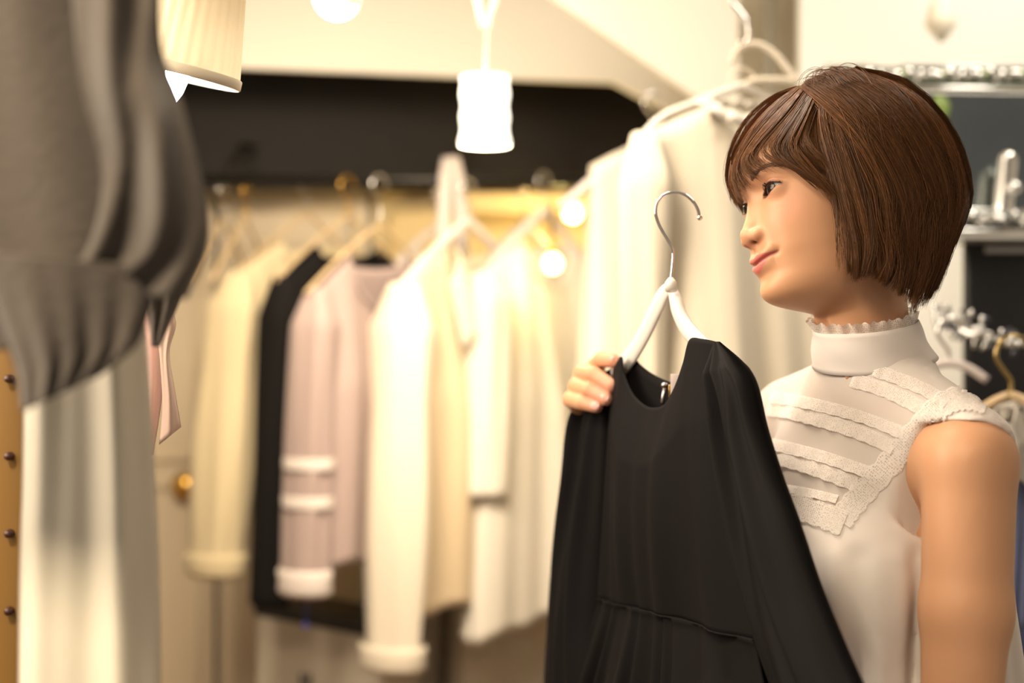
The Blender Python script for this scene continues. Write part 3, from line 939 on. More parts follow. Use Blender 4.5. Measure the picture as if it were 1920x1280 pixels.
def build_body():
    xs = axis((0.06, 0.56, 0.005)); ys = axis((1.08, 1.70, 0.005)); zs = axis((-0.012, 0.66, 0.012), (0.66, 1.36, 0.005))
    ax3 = (xs, ys, zs)
    f = np.full((len(xs), len(ys), len(zs)), 0.2)
    cone_in(f, ax3, tuple(NECK_BASE_W), tuple(head_to_world(NECK_TOP)), 0.041, 0.043, 0.01)
    for s in (1, -1):
        cone_in(f, ax3, bw(0.02 * s, -0.005, 1.290), bw(0.135 * s, -0.005, 1.250), 0.036, 0.035, 0.03)
        ell_in(f, ax3, (0.066 * s, 0.050, 1.135), (0.058, 0.050, 0.056), 0.03)
        # leg and foot
        cone_in(f, ax3, bw(0.085 * s, 0, 0.86), bw(0.075 * s, 0.01, 0.47), 0.078, 0.052, 0.02)
        cone_in(f, ax3, bw(0.075 * s, 0.01, 0.47), bw(0.075 * s, -0.02, 0.30), 0.050, 0.050, 0.01)
        cone_in(f, ax3, bw(0.075 * s, -0.02, 0.30), bw(0.075 * s, -0.01, 0.075), 0.050, 0.034, 0.02)
        cone_in(f, ax3, bw(0.075 * s, -0.025, 0.038), bw(0.090 * s, 0.14, 0.028), 0.034, 0.026, 0.02)
    ell_in(f, ax3, (0, -0.01, 1.16), (0.120, 0.085, 0.165), 0.03)
    ell_in(f, ax3, (0, -0.005, 1.00), (0.105, 0.080, 0.14), 0.04)
    ell_in(f, ax3, (0, -0.01, 0.87), (0.150, 0.105, 0.11), 0.04)
    # near arm
    cone_in(f, ax3, bw(0.090, 0.002, 1.235), bw(*SHOULDER_N), 0.034, 0.038, 0.016)
    cone_in(f, ax3, bw(*SHOULDER_N), bw(0.166, 0.014, 1.12), 0.0400, 0.0375, 0.012)
    cone_in(f, ax3, bw(0.166, 0.014, 1.12), bw(*ELBOW_N), 0.0375, 0.030, 0.012)
    cone_in(f, ax3, bw(*ELBOW_N), bw(0.186, 0.055, 0.92), 0.031, 0.034, 0.012)
    cone_in(f, ax3, bw(0.186, 0.055, 0.92), bw(*WRIST_N), 0.034, 0.022, 0.012)
    # relaxed near hand
    W = np.array(WRIST_N)
    cone_in(f, ax3, bw(*W), bw(*(W + (0.0, 0.02, -0.07))), 0.022, 0.026, 0.01)
    for q in range(4):
        a = W + (0.004, 0.045 - 0.02 * q, -0.085 + 0.004 * q)
        L = (0.068, 0.075, 0.070, 0.055)[q]
        b = a + (-0.004, 0.004, -0.5 * L); c = b + (-0.016, 0.004, -0.45 * L)
        cone_in(f, ax3, bw(*a), bw(*b), 0.0095, 0.0085, 0.003)
        cone_in(f, ax3, bw(*b), bw(*c), 0.0085, 0.0075, 0.003)
    cone_in(f, ax3, bw(*(W + (-0.005, 0.03, -0.03))), bw(*(W + (-0.018, 0.065, -0.075))), 0.012, 0.009, 0.006)
    # far arm, bent up to the hanger
    cone_in(f, ax3, SHOULDER_F, ELBOW_F, 0.042, 0.032, 0.02)
    cone_in(f, ax3, ELBOW_F, WRIST_F, 0.033, 0.022, 0.012)
    V, F = surface_nets(xs, ys, zs, f)
    return relax(V, F, 3, 0.5), F

# the far hand: palm behind the dress, fingers curled over its shoulder
HAND = [
    [(1128, 735, 1.585), (1116, 688, 1.568), (1128, 674, 1.535), (1150, 676, 1.512)],
    [(1118, 742, 1.590), (1092, 700, 1.560), (1112, 702, 1.513), (1146, 723, 1.497)],
    [(1110, 758, 1.590), (1081, 724, 1.555), (1104, 731, 1.510), (1137, 748, 1.496)],
    [(1108, 775, 1.588), (1070, 749, 1.550), (1090, 755, 1.512), (1119, 763, 1.500)],
]
def build_hand():
    w = np.array(WRIST_F)
    pts = [[np.array(P(*q)) for q in f] for f in HAND]
    allp = np.concatenate(pts + [[w]])
    lo, hi = allp.min(0) - 0.03, allp.max(0) + 0.05
    ax3 = [axis((lo[i], hi[i], 0.0016)) for i in range(3)]
    f = np.full([len(a) for a in ax3], 0.2)
    for i, p in enumerate(pts):
        r = (0.0088, 0.0090, 0.0086, 0.0078)[i]
        cone_in(f, ax3, tuple(w), tuple(p[0]), 0.021, 0.0125, 0.012)
        cone_in(f, ax3, tuple(p[0]), tuple(p[1]), 0.0125, r + 0.0012, 0.006)
    for i, p in enumerate(pts):
        r = (0.0088, 0.0090, 0.0086, 0.0078)[i]
        g_ = np.full(f.shape, 0.2)
        cone_in(g_, ax3, tuple(p[1]), tuple(p[2]), r + 0.001, r, 0.002)
        cone_in(g_, ax3, tuple(p[2]), tuple(p[3]), r, r - 0.0014, 0.002)
        f = smin(f, g_, 0.0018)
    th = [np.array(P(1140, 760, 1.60)), np.array(P(1170, 725, 1.590)), np.array(P(1192, 700, 1.575))]
    cone_in(f, ax3, tuple(w), tuple(th[0]), 0.019, 0.014, 0.012)
    cone_in(f, ax3, tuple(th[0]), tuple(th[1]), 0.0125, 0.0105, 0.004)
    cone_in(f, ax3, tuple(th[1]), tuple(th[2]), 0.0105, 0.0085, 0.003)
    V, F = surface_nets(*ax3, f)
    V = relax(V, F, 2, 0.4)
    c = np.tile(SKIN, (len(V), 1))
    for p in pts:
        d = np.linalg.norm(V - p[3], axis=1)
        wt = np.exp(-0.5 * (d / 0.011) ** 2)[:, None] * 0.6
        c = c * (1 - wt) + np.array([0.74, 0.33, 0.24]) * wt
    return V, F, c

def nails(parent):
    for p in HAND:
        a, b = np.array(P(*p[2])), np.array(P(*p[3]))
        t = (b - a) / np.linalg.norm(b - a)
        out = np.array([-0.25, -0.93, 0.25]); out -= t * out.dot(t); out /= np.linalg.norm(out)
        side = np.cross(t, out)
        vs = []
        for j in range(7):
            for i in range(7):
                u = (i / 6 - 0.5) * 2; v = j / 6
                wv = 0.0050 * math.sqrt(max(0.05, 1 - (2 * abs(v - 0.5)) ** 4))
                vs.append(b + t * (v * 0.0105 - 0.0045) + side * u * wv + out * (0.0072 - 0.0022 * u * u - 0.0022 * v * v))
        m = MB(); m.grid(vs, 7, 7)
        o = m.build('fingernail', mat('nail', (0.78, 0.42, 0.36), 0.2), parent)
        solidify(o, 0.0006)

M_SKIN = mat('skin', tuple(SKIN), 0.45, spec=0.35, vcol='Col', sss=0.10)
body_V, body_F = build_body()
hand_V, hand_F, hand_C = build_hand()
hw = head_to_world(head_V)
person = mesh_obj('person', np.concatenate([hw, body_V, hand_V]),
                  np.concatenate([head_F, body_F + len(hw), hand_F + len(hw) + len(body_V)]), M_SKIN)
set_vcol(person, np.concatenate([head_C, np.tile(SKIN, (len(body_V), 1)), hand_C]))
tag(person, 'young woman with short brown hair holding a black dress on a hanger', 'person')
for sx in (-1, 1):
    build_eye(sx, person); build_lashes(sx, person); build_brow(sx, person)
nails(person)
build_hair(person)
# ------------------------------------------------------------------ the woman's blouse and skirt
BLOUSE = (0.86, 0.79, 0.73)
def build_blouse():
    xs = axis((0.10, 0.58, 0.004)); ys = axis((1.10, 1.68, 0.004)); zs = axis((0.84, 1.0, 0.008), (1.0, 1.35, 0.0035))
    ax3 = (xs, ys, zs)
    X, Y, Z = np.meshgrid(xs, ys, zs, indexing='ij')
    dx, dy = X - BO[0], Y - BO[1]
    bx, by = dx * BL[0] + dy * BL[1], dx * BF[0] + dy * BF[1]
    a = np.interp(Z, [0.84, 0.95, 1.05, 1.12, 1.18, 1.23, 1.27, 1.30, 1.35], [0.165, 0.150, 0.138, 0.132, 0.130, 0.128, 0.110, 0.07, 0.03])
    b = np.interp(Z, [0.84, 0.95, 1.05, 1.12, 1.18, 1.23, 1.27, 1.30, 1.35], [0.150, 0.138, 0.124, 0.112, 0.100, 0.088, 0.07, 0.055, 0.03])
    g_ = ((np.abs(bx) / a) ** 2.4 + (np.abs(by + 0.005) / b) ** 2.4) ** (1 / 2.4) + 1e-6
    r = np.sqrt(bx * bx + by * by)
    f = np.maximum(r * (1 - 1 / g_), -0.05)
    for s in (1, -1):
        cone_in(f, ax3, bw(0.03 * s, -0.004, 1.300), bw(0.150 * s, -0.004, 1.258 if s > 0 else 1.275), 0.042, 0.037, 0.03)
        ell_in(f, ax3, (0.066 * s, 0.060, 1.125), (0.062, 0.052, 0.062), 0.04)
    cone_in(f, ax3, tuple(NECK_BASE_W + (0, 0, -0.01)), (0.348, 1.364, 1.338), 0.064, 0.050, 0.02)
    # sleeve stub of the far shoulder, lifted forward
    cone_in(f, ax3, SHOULDER_F, tuple(np.array(SHOULDER_F) * 0.85 + np.array(ELBOW_F) * 0.15), 0.046, 0.046, 0.02)
    # near armhole
    hz = np.sqrt(((by - 0.010) / 0.050) ** 2 + ((Z - 1.228) / 0.054) ** 2)
    hole = np.maximum((hz - 1) * 0.05, 0.112 + 0.25 * np.clip(Z - 1.23, 0, 1) - bx)
    f = smax(f, -hole, 0.004)
    # gathers below the yoke
    th = np.arctan2(bx, by + 0.005)
    amp = 0.0022 * smoothstep(1.178, 1.160, Z) + 0.0065 * smoothstep(1.165, 1.02, Z)
    ph = th * 20 + 1.6 * np.sin(th * 4.3) + 3.0 * (1.2 - Z)
    f = f - amp * (np.sin(ph) + 0.5 * np.sin(ph * 1.7 + 1.0 + 6 * Z)) * smoothstep(2.4, 1.2, np.abs(th))
    V, F = surface_nets(xs, ys, zs, f)
    V = relax(V, F, 2, 0.4)
    return V, F

blouse_V, blouse_F = build_blouse()
M_BLOUSE = cloth_mat('blouse_cloth', BLOUSE, sheer='sheer', trans=0.12)
blouse = mesh_obj('blouse', blouse_V, blouse_F, M_BLOUSE, person)
YOKE = [(1400, 690), (1530, 640), (1770, 650), (1880, 790), (1800, 770), (1733, 815), (1640, 912), (1577, 978), (1480, 946), (1380, 915)]
def in_poly(px, py, poly):
    ins = np.zeros(len(px), bool); j = len(poly) - 1
    for i in range(len(poly)):
        (xi, yi), (xj, yj) = poly[i], poly[j]
        c = ((yi > py) != (yj > py)) & (px < (xj - xi) * (py - yi) / (yj - yi + 1e-9) + xi)
        ins ^= c; j = i
    return ins
bpx = 960 + FPX * blouse_V[:, 0] / blouse_V[:, 1]; bpy_ = 640 - FPX * (blouse_V[:, 2] - CAM_H) / blouse_V[:, 1]
sheer = in_poly(bpx, bpy_, YOKE) * 0.24
at_ = blouse.data.attributes.new('sheer', 'FLOAT', 'POINT')
at_.data.foreach_set('value', sheer.astype(np.float32))

blouse_bvh = BVHTree.FromPolygons([tuple(v) for v in blouse_V], [tuple(q) for q in blouse_F])
EYE0 = Vector((0, 0, CAM_H))
def on_blouse(px, py):
    d = (P(px, py, 1.0) - EYE0).normalized()
    for k in range(7):
        d = (P(px + (0, 0.6, -0.6, 0.3, -0.9, 2, -2)[k], py + (0, 0.5, 0.4, -0.7, -0.5, 1, -1)[k], 1.0) - EYE0).normalized()
        loc, nrm, i, dist = blouse_bvh.ray_cast(EYE0, d)
        if loc is not None: break
    if loc is None:
        loc, nrm, i, dist = blouse_bvh.find_nearest(P(px, py, 1.25))
    if nrm.dot(d) > 0: nrm = -nrm
    return loc, nrm

def lace_strip(name, center, width, material, parent, lift=0.0018, ripple=0.0, scallop=0.0, nx=6, step=5.0, edges=(1, 1)):
    """A strip of lace laid on the blouse along a line."""
    c = np.asarray(center, float)
    L = np.linalg.norm(np.diff(c, axis=0), axis=1).sum()
    n = max(8, int(L / step))
    pts = spline(c, n)
    T = np.gradient(pts, axis=0); T /= np.linalg.norm(T, axis=1, keepdims=True)
    N = np.stack([-T[:, 1], T[:, 0]], 1)
    vs, uv = [], []
    for i in range(n):
        s = i / (n - 1) * L
        sc = scallop * abs(math.sin(s / 7.5))
        for j in range(nx):
            v = j / (nx - 1) * 2 - 1
            h = width / 2 * v + (sc * edges[1] if j == nx - 1 else 0) - (sc * edges[0] if j == 0 else 0)
            q = pts[i] + N[i] * h
            loc, nrm = on_blouse(*q)
            edge = 0.5 + 0.5 * v
            up = lift + ripple * edge * (0.9 + 0.5 * math.sin(s / 6.0 + 2 * math.sin(s / 23.0)))
            vs.append(loc + nrm * up)
            uv.append((s / 40.0, (v + 1) / 2 * width / 40.0))
    m = MB(); m.grid(vs, nx, n)
    o = m.build(name, material, parent)
    lay = o.data.uv_layers.new(name='UVMap')
    for li, l in enumerate(o.data.loops):
        lay.data[li].uv = uv[l.vertex_index]
    return o

M_LACE = lace_mat('lace_net', (0.84, 0.77, 0.71), 13, 13, 0.26)
M_LACE_BIG = lace_mat('lace_eyelet', (0.84, 0.77, 0.71), 12, 12, 0.30)
lace_strip('lace_border', [(1850, 756), (1826, 750), (1796, 750), (1764, 764), (1726, 804), (1684, 852), (1636, 906), (1598, 950), (1577, 978)], 40, M_LACE_BIG, blouse, 0.0016, 0.0006, 4.0, nx=9, step=3, edges=(1, 1))
lace_strip('lace_border', [(1584, 984), (1540, 966), (1485, 947), (1430, 933)], 42, M_LACE_BIG, blouse, 0.0022, 0.0006, 4.0, nx=9, step=3, edges=(1, 1))
for line, wd in (([(1640, 694), (1690, 712), (1740, 734), (1778, 756)], 24), ([(1598, 712), (1650, 728), (1705, 752), (1752, 778)], 26),
                 ([(1446, 743), (1500, 752), (1570, 768), (1640, 790), (1706, 816)], 22), ([(1440, 765), (1500, 776), (1560, 793), (1630, 818), (1678, 840)], 26),
                 ([(1432, 829), (1490, 842), (1550, 858), (1632, 886)], 22), ([(1436, 855), (1490, 866), (1545, 884), (1606, 908)], 26),
                 ([(1440, 912), (1490, 918), (1530, 926), (1572, 936)], 16)):
    lace_strip('lace_ruffle', line, wd, M_LACE, blouse, 0.0008, 0.0018, 2.0, step=3, edges=(0, 1))

# stand-up collar with a frill
def ring(c, u, v, n, wave=0.0, k=26, lift=0.0, seed=0.0):
    out = []
    for i in range(n):
        a = 2 * math.pi * i / n
        p = c + u * math.cos(a) + v * math.sin(a)
        if wave:
            rad = (p - c).normalized()
            p = p + rad * wave * math.sin(k * a + 1.7 * math.sin(3 * a + seed)) + Vector((0, 0, lift * math.sin(2 * k * a)))
        out.append(p)
    return out
c1 = Vector((0.3350, 1.352, 1.3655)); c2 = Vector((0.3470, 1.364, 1.3300))
u1, v1 = Vector((0.0480, 0, 0.0058)), Vector((0, -0.050, -0.0065))
u2, v2 = Vector((0.0575, 0, 0.0066)), Vector((0, -0.0575, -0.0100))
vs = []; NR = 96; rows = 10
for j in range(rows):
    t = j / (rows - 1)
    e = t ** 1.3
    c = c1.lerp(c2, t); u = u1.lerp(u2, e); v = v1.lerp(v2, e)
    rr = ring(c, u, v, NR)
    for i, p in enumerate(rr):
        a = 2 * math.pi * i / NR
        p = p + (p - c).normalized() * 0.0011 * math.sin(t * 7 + 2.2 * a) * math.sin(3 * a + 1) 
        vs.append(p)
m = MB(); m.grid(vs, NR, rows, closed_u=True)
col_o = m.build('collar', cloth_mat('collar_cloth', (0.84, 0.77, 0.72), trans=0.08), blouse)
solidify(col_o, 0.0016, 1.0)
vs = []; uv = []; NR2 = 420; rows = 6
for j in range(rows):
    t = j / (rows - 1)
    c = c1 + (c1 - c2).normalized() * (0.0118 * t - 0.002)
    rr = ring(c, u1 * (0.985 + 0.05 * t), v1 * (0.985 + 0.05 * t), NR2, 0.0027 * t, 20, 0.0010 * (t > 0.8), 0.6)
    for i, p in enumerate(rr):
        vs.append(p); uv.append((i / NR2 * 17, t * 0.5))
m = MB(); m.grid(vs, NR2, rows, closed_u=True)
fr = m.build('collar_frill', M_LACE_BIG, blouse)
lay = fr.data.uv_layers.new(name='UVMap')
for li, l in enumerate(fr.data.loops):
    lay.data[li].uv = uv[l.vertex_index]

# plain skirt below the blouse
vs = []; n = 120; zr = [1.02, 0.98, 0.9, 0.8, 0.7, 0.6, 0.5, 0.42]
for z in zr:
    t = (1.02 - z) / 0.6
    for i in range(n):
        a = 2 * math.pi * i / n
        k = 1 + 0.05 * t * math.sin(17 * a)
        vs.append(bw((0.118 + 0.10 * t) * k * math.cos(a), (0.09 + 0.10 * t) * k * math.sin(a) - 0.005, z))
m = MB(); m.grid(vs, n, len(zr), closed_u=True)
solidify(m.build('skirt', cloth_mat('skirt_cloth', (0.10, 0.09, 0.09), trans=0.0), person), 0.002)
# ------------------------------------------------------------------ the black dress on its hanger
DC = np.array([0.1542, 1.38]); DN = np.array([-0.93, -0.3676])
def on_dress(px, py, off=0.0):
    """Point on the upright plane the dress hangs in, moved off metres towards its front."""
    a = (px - 960) / FPX
    d = (off + DN @ DC) / (DN[0] * a + DN[1])
    return np.array([a * d, d, CAM_H - (py - 640) / FPX * d])
DN3 = np.array([DN[0], DN[1], 0.0])

def panel(name, top, bot, fold, off, ns, nv, material, parent, bow=0.0, flip=False, side=None):
    """Cloth between two outlines; fold(s, v) pushes it to the front."""
    T = spline(top, ns) if len(top) > 2 else np.linspace(top[0], top[1], ns)
    B = spline(bot, ns) if len(bot) > 2 else np.linspace(bot[0], bot[1], ns)
    vs = []
    for j in range(nv):
        v = j / (nv - 1)
        for i in range(ns):
            s = i / (ns - 1)
            q = T[i] * (1 - v) + B[i] * v
            if side: q = q + np.array([side(s, v), 0])
            vs.append(on_dress(q[0], q[1], off) + DN3 * fold(s, v))
    m = MB(); m.grid(vs, ns, nv, flip=flip)
    o = m.build(name, material, parent)
    solidify(o, 0.0012)
    return o

M_BLACK = cloth_mat('black_crepe', (0.0065, 0.0055, 0.0055), rough=0.75, trans=0.0, sheen=0.0)
dress = empty('black_dress', tuple(on_dress(1258, 1500)))
tag(dress, 'black long-sleeved dress with gathered waist held up by the woman', 'dress')
top_f = [(1150, 692), (1168, 668), (1174, 700), (1190, 736), (1212, 758), (1232, 764), (1252, 757), (1270, 725), (1285, 682), (1297, 637), (1320, 635), (1346, 641)]
bot_f = [(1128, 1120), (1165, 1128), (1200, 1135), (1240, 1144), (1285, 1155), (1345, 1172), (1418, 1198)]
def f_front(s, v):
    e = 4 * s * (1 - s)
    r = 0.0026 * v ** 0.7 * (math.sin(s * 24 + 1.5 * math.sin(s * 7) + v) + 0.6 * math.sin(s * 41 + 2))
    return 0.014 * e ** 0.6 * (0.2 + 0.8 * min(1, v * 3.5)) + 0.008 * math.sin(v * math.pi) * e + r + 0.010 * math.exp(-((s - 0.9) / 0.06) ** 2) * v
panel('bodice_front', top_f, bot_f, f_front, 0.0, 120, 60, M_BLACK, dress)
top_b = [(1150, 692), (1172, 668), (1186, 684), (1204, 700), (1226, 712), (1250, 719), (1268, 716), (1284, 690), (1297, 645), (1320, 640), (1346, 645)]
panel('bodice_back', top_b, bot_f, lambda s, v: -0.012 * (4 * s * (1 - s)) ** 0.6, -0.006, 50, 24, M_BLACK, dress, flip=True)
# gathered skirt
bot_s = [(1010, 1560), (1090, 1580), (1180, 1610), (1280, 1650), (1400, 1700), (1530, 1760)]
def f_skirt(s, v):
    e = 4 * s * (1 - s)
    a = 0.0016 * math.exp(-v * 10) + 0.0065 * min(1, v * 2.2)
    ph = s * 62 + 2.4 * math.sin(s * 11) + 1.2 * math.sin(s * 29 + 1)
    big = 0.008 * min(1, v * 1.5) * math.sin(s * 19 + 2 * math.sin(s * 5))
    return 0.012 * e ** 0.6 + 0.028 * v * e ** 0.5 + a * math.sin(ph) + big + 0.003 * math.exp(-(v / 0.012) ** 2)
panel('skirt', bot_f, bot_s, f_skirt, 0.001, 260, 60, M_BLACK, dress)
panel('skirt_back', bot_f, bot_s, lambda s, v: -0.012 - 0.03 * v * (4 * s * (1 - s)) ** 0.5 + 0.006 * v * math.sin(40 * s), -0.006, 100, 20, M_BLACK, dress, flip=True)
panel('waist_seam', [(x, y - 1) for x, y in bot_f], [(x, y + 3) for x, y in bot_f], lambda s, v: f_front(s, 1) + 0.0006 + 0.0005 * math.sin(s * 190 + 3 * math.sin(s * 13)), 0.0, 300, 3, M_BLACK, dress)

def sleeve(name, left, right, off, fold_f, parent, n=44, nv=90):
    """Flattened tube between two outlines."""
    A = spline(left, nv); B = spline(right, nv)
    vs = []
    for j in range(nv):
        v = j / (nv - 1)
        for i in range(2 * n):
            front = i < n
            s = i / (n - 1) if front else 1 - (i - n) / (n - 1)
            q = A[j] * (1 - s) + B[j] * s
            e = math.sqrt(max(0, 4 * s * (1 - s)))
            t = (fold_f(s, v) if front else -0.014) * e * min(1, 0.15 + v * 6)
            vs.append(on_dress(q[0], q[1], off) + DN3 * t)
    m = MB(); m.grid(vs, 2 * n, nv, closed_u=True)
    return m.build(name, M_BLACK, parent)
def f_sl(s, v):
    return 0.022 + 0.010 * v + 0.006 * math.sin(7 * s + 2.2 * v + 0.5) + 0.004 * math.sin(15 * s - 5 * v) + 0.003 * math.sin(26 * s + 3 * v)
R_sl = sleeve('sleeve', [(1343, 641), (1350, 690), (1358, 760), (1366, 840), (1382, 950), (1404, 1080), (1430, 1190), (1470, 1300), (1510, 1390), (1540, 1450)],
              [(1348, 640), (1384, 676), (1411, 716), (1432, 800), (1462, 890), (1492, 968), (1532, 1085), (1566, 1170), (1604, 1258), (1640, 1330)], 0.006, f_sl, dress)
L_sl = sleeve('sleeve', [(1149, 690), (1136, 712), (1108, 750), (1088, 790), (1076, 890), (1060, 980), (1047, 1070), (1040, 1180), (1034, 1290), (1036, 1440)],
              [(1152, 692), (1156, 720), (1156, 770), (1154, 830), (1152, 900), (1148, 980), (1144, 1070), (1142, 1180), (1150, 1290), (1150, 1440)], -0.012, f_sl, dress)
# zip, tags
mb = MB(); mb.tube([on_dress(1247, 724, -0.012), on_dress(1244, 740, -0.011), on_dress(1242, 757, -0.008)], 0.0022, 8)
mb.build('zipper', mat('zip_metal', (0.45, 0.42, 0.43), 0.3, 1.0), dress)
mb = MB(); mb.lathe([(0.0001, 0.003), (0.003, 0.002), (0.0036, 0), (0.003, -0.002), (0.0001, -0.003)], on_dress(1246, 722, -0.008), 14)
mb.build('zip_pull', MATS['zip_metal'], dress)
mb = MB(); mb.box(on_dress(1257, 736, -0.010), (0.0035, 0.0012, 0.016), 0.0004)
mb.build('gold_pin', mat('brass', (0.70, 0.42, 0.10), 0.25, 1.0), dress)
mb = MB(); mb.box(on_dress(1268, 722, -0.014), (0.011, 0.0012, 0.022), 0.0004)
mb.build('price_tag', mat('tag_paper', (0.72, 0.62, 0.58), 0.7), dress)

# hanger
hanger = empty('clothes_hanger', tuple(on_dress(1258, 640, -0.012)))
tag(hanger, 'white hanger with chrome hook inside the neck of the black dress', 'hanger')
hook = [(1258, 527), (1260, 508), (1262, 486), (1261, 468), (1252, 450), (1240, 430), (1232, 412), (1229, 395), (1233, 378), (1244, 366), (1262, 361), (1282, 364), (1298, 376), (1308, 392), (1312, 408)]
hk = spline([P(x, y, 1.385) for x, y in hook], 70)
mb = MB(); mb.tube(hk, 0.0016, 10)
mb.build('hook', mat('chrome', (0.82, 0.80, 0.78), 0.08, 1.0), hanger)
mb = MB(); mb.lathe([(0.0003, 0.0028)] + [(0.0028 * math.sin(a), 0.0028 * math.cos(a)) for a in np.linspace(0.2, 2.9, 9)] + [(0.0003, -0.0028)], hk[-1], 14)
mb.build('hook_tip', MATS['chrome'], hanger)
M_HW = mat('hanger_plastic', (0.80, 0.76, 0.70), 0.35)
mb = MB()
la = spline([on_dress(x, y, -0.010) for x, y in ((1258, 536), (1244, 552), (1228, 584), (1212, 618), (1193, 652), (1172, 682), (1152, 704))], 26)
mb.tube(la, [0.0055 + 0.0050 * min(1, i / 6) for i in range(26)], 14, flat=0.4)
ra = spline([on_dress(x, y, -0.010) for x, y in ((1258, 536), (1266, 560), (1275, 590), (1290, 618), (1318, 648), (1350, 676), (1390, 712))], 26)
mb.tube(ra, [0.0055 + 0.0040 * min(1, i / 6) for i in range(26)], 14, flat=0.6)
mb.build('arms', M_HW, hanger)
mb = MB(); mb.tube([P(1258, 522, 1.385), P(1258, 530, 1.383), P(1258, 544, 1.380)], [0.003, 0.0058, 0.0062], 14)
mb.build('hook_socket', M_HW, hanger)
# ------------------------------------------------------------------ the rail of garments at the back
RAIL_D = 2.98
def rail_pt(px, py=338):
    return P(px, py, RAIL_D)
M_RAIL = mat('dark_steel', (0.03, 0.028, 0.026), 0.35, 0.8)
rail = empty('clothes_rail', tuple(P(800, 1500, RAIL_D)))
tag(rail, 'black steel clothes rail under the black fascia', 'clothes rail')
m = MB(); m.tube([rail_pt(300), rail_pt(1330)], 0.012, 14); m.build('bar', M_RAIL, rail)
for px in (420, 860, 1290):
    a = rail_pt(px)
    m = MB(); m.tube([a, a + Vector((0, 0.20, 0.10)), a + Vector((0, 0.36, 0.12))], 0.008, 10)
    m.build('bracket', M_RAIL, rail)

def make_hanger(loc, rz, material, hook_mat, label, group=None, hw=0.19, drop=0.125, pad=0.009, hook_h=0.075):
    """Hanger whose neck is at loc; arms along local x."""
    o = empty('clothes_hanger', tuple(loc), rz)
    tag(o, label, 'hanger', group)
    R = Matrix.Rotation(rz, 3, 'Z')
    L = Vector(loc)
    m = MB()
    h = hook_h - 0.022
    hook = [(0, 0), (0, h * 0.6), (-0.012, h * 0.85), (-0.021, h + 0.004), (-0.016, h + 0.02), (0, h + 0.027), (0.016, h + 0.02), (0.021, h + 0.005)]
    pts = spline([L + R @ Vector((x, 0, z)) for x, z in hook], 30)
    m.tube(pts, 0.0022, 8); m.build('hook', hook_mat, o)
    m = MB()
    for s in (-1, 1):
        pts = spline([L + R @ Vector((s * x, 0, z)) for x, z in ((0, 0), (0.03, -0.15 * drop), (0.08, -0.42 * drop), (0.13, -0.72 * drop), (hw, -drop - 0.014))], 16)
        m.tube(pts, pad, 10)
    m.build('arms', material, o)
    return o

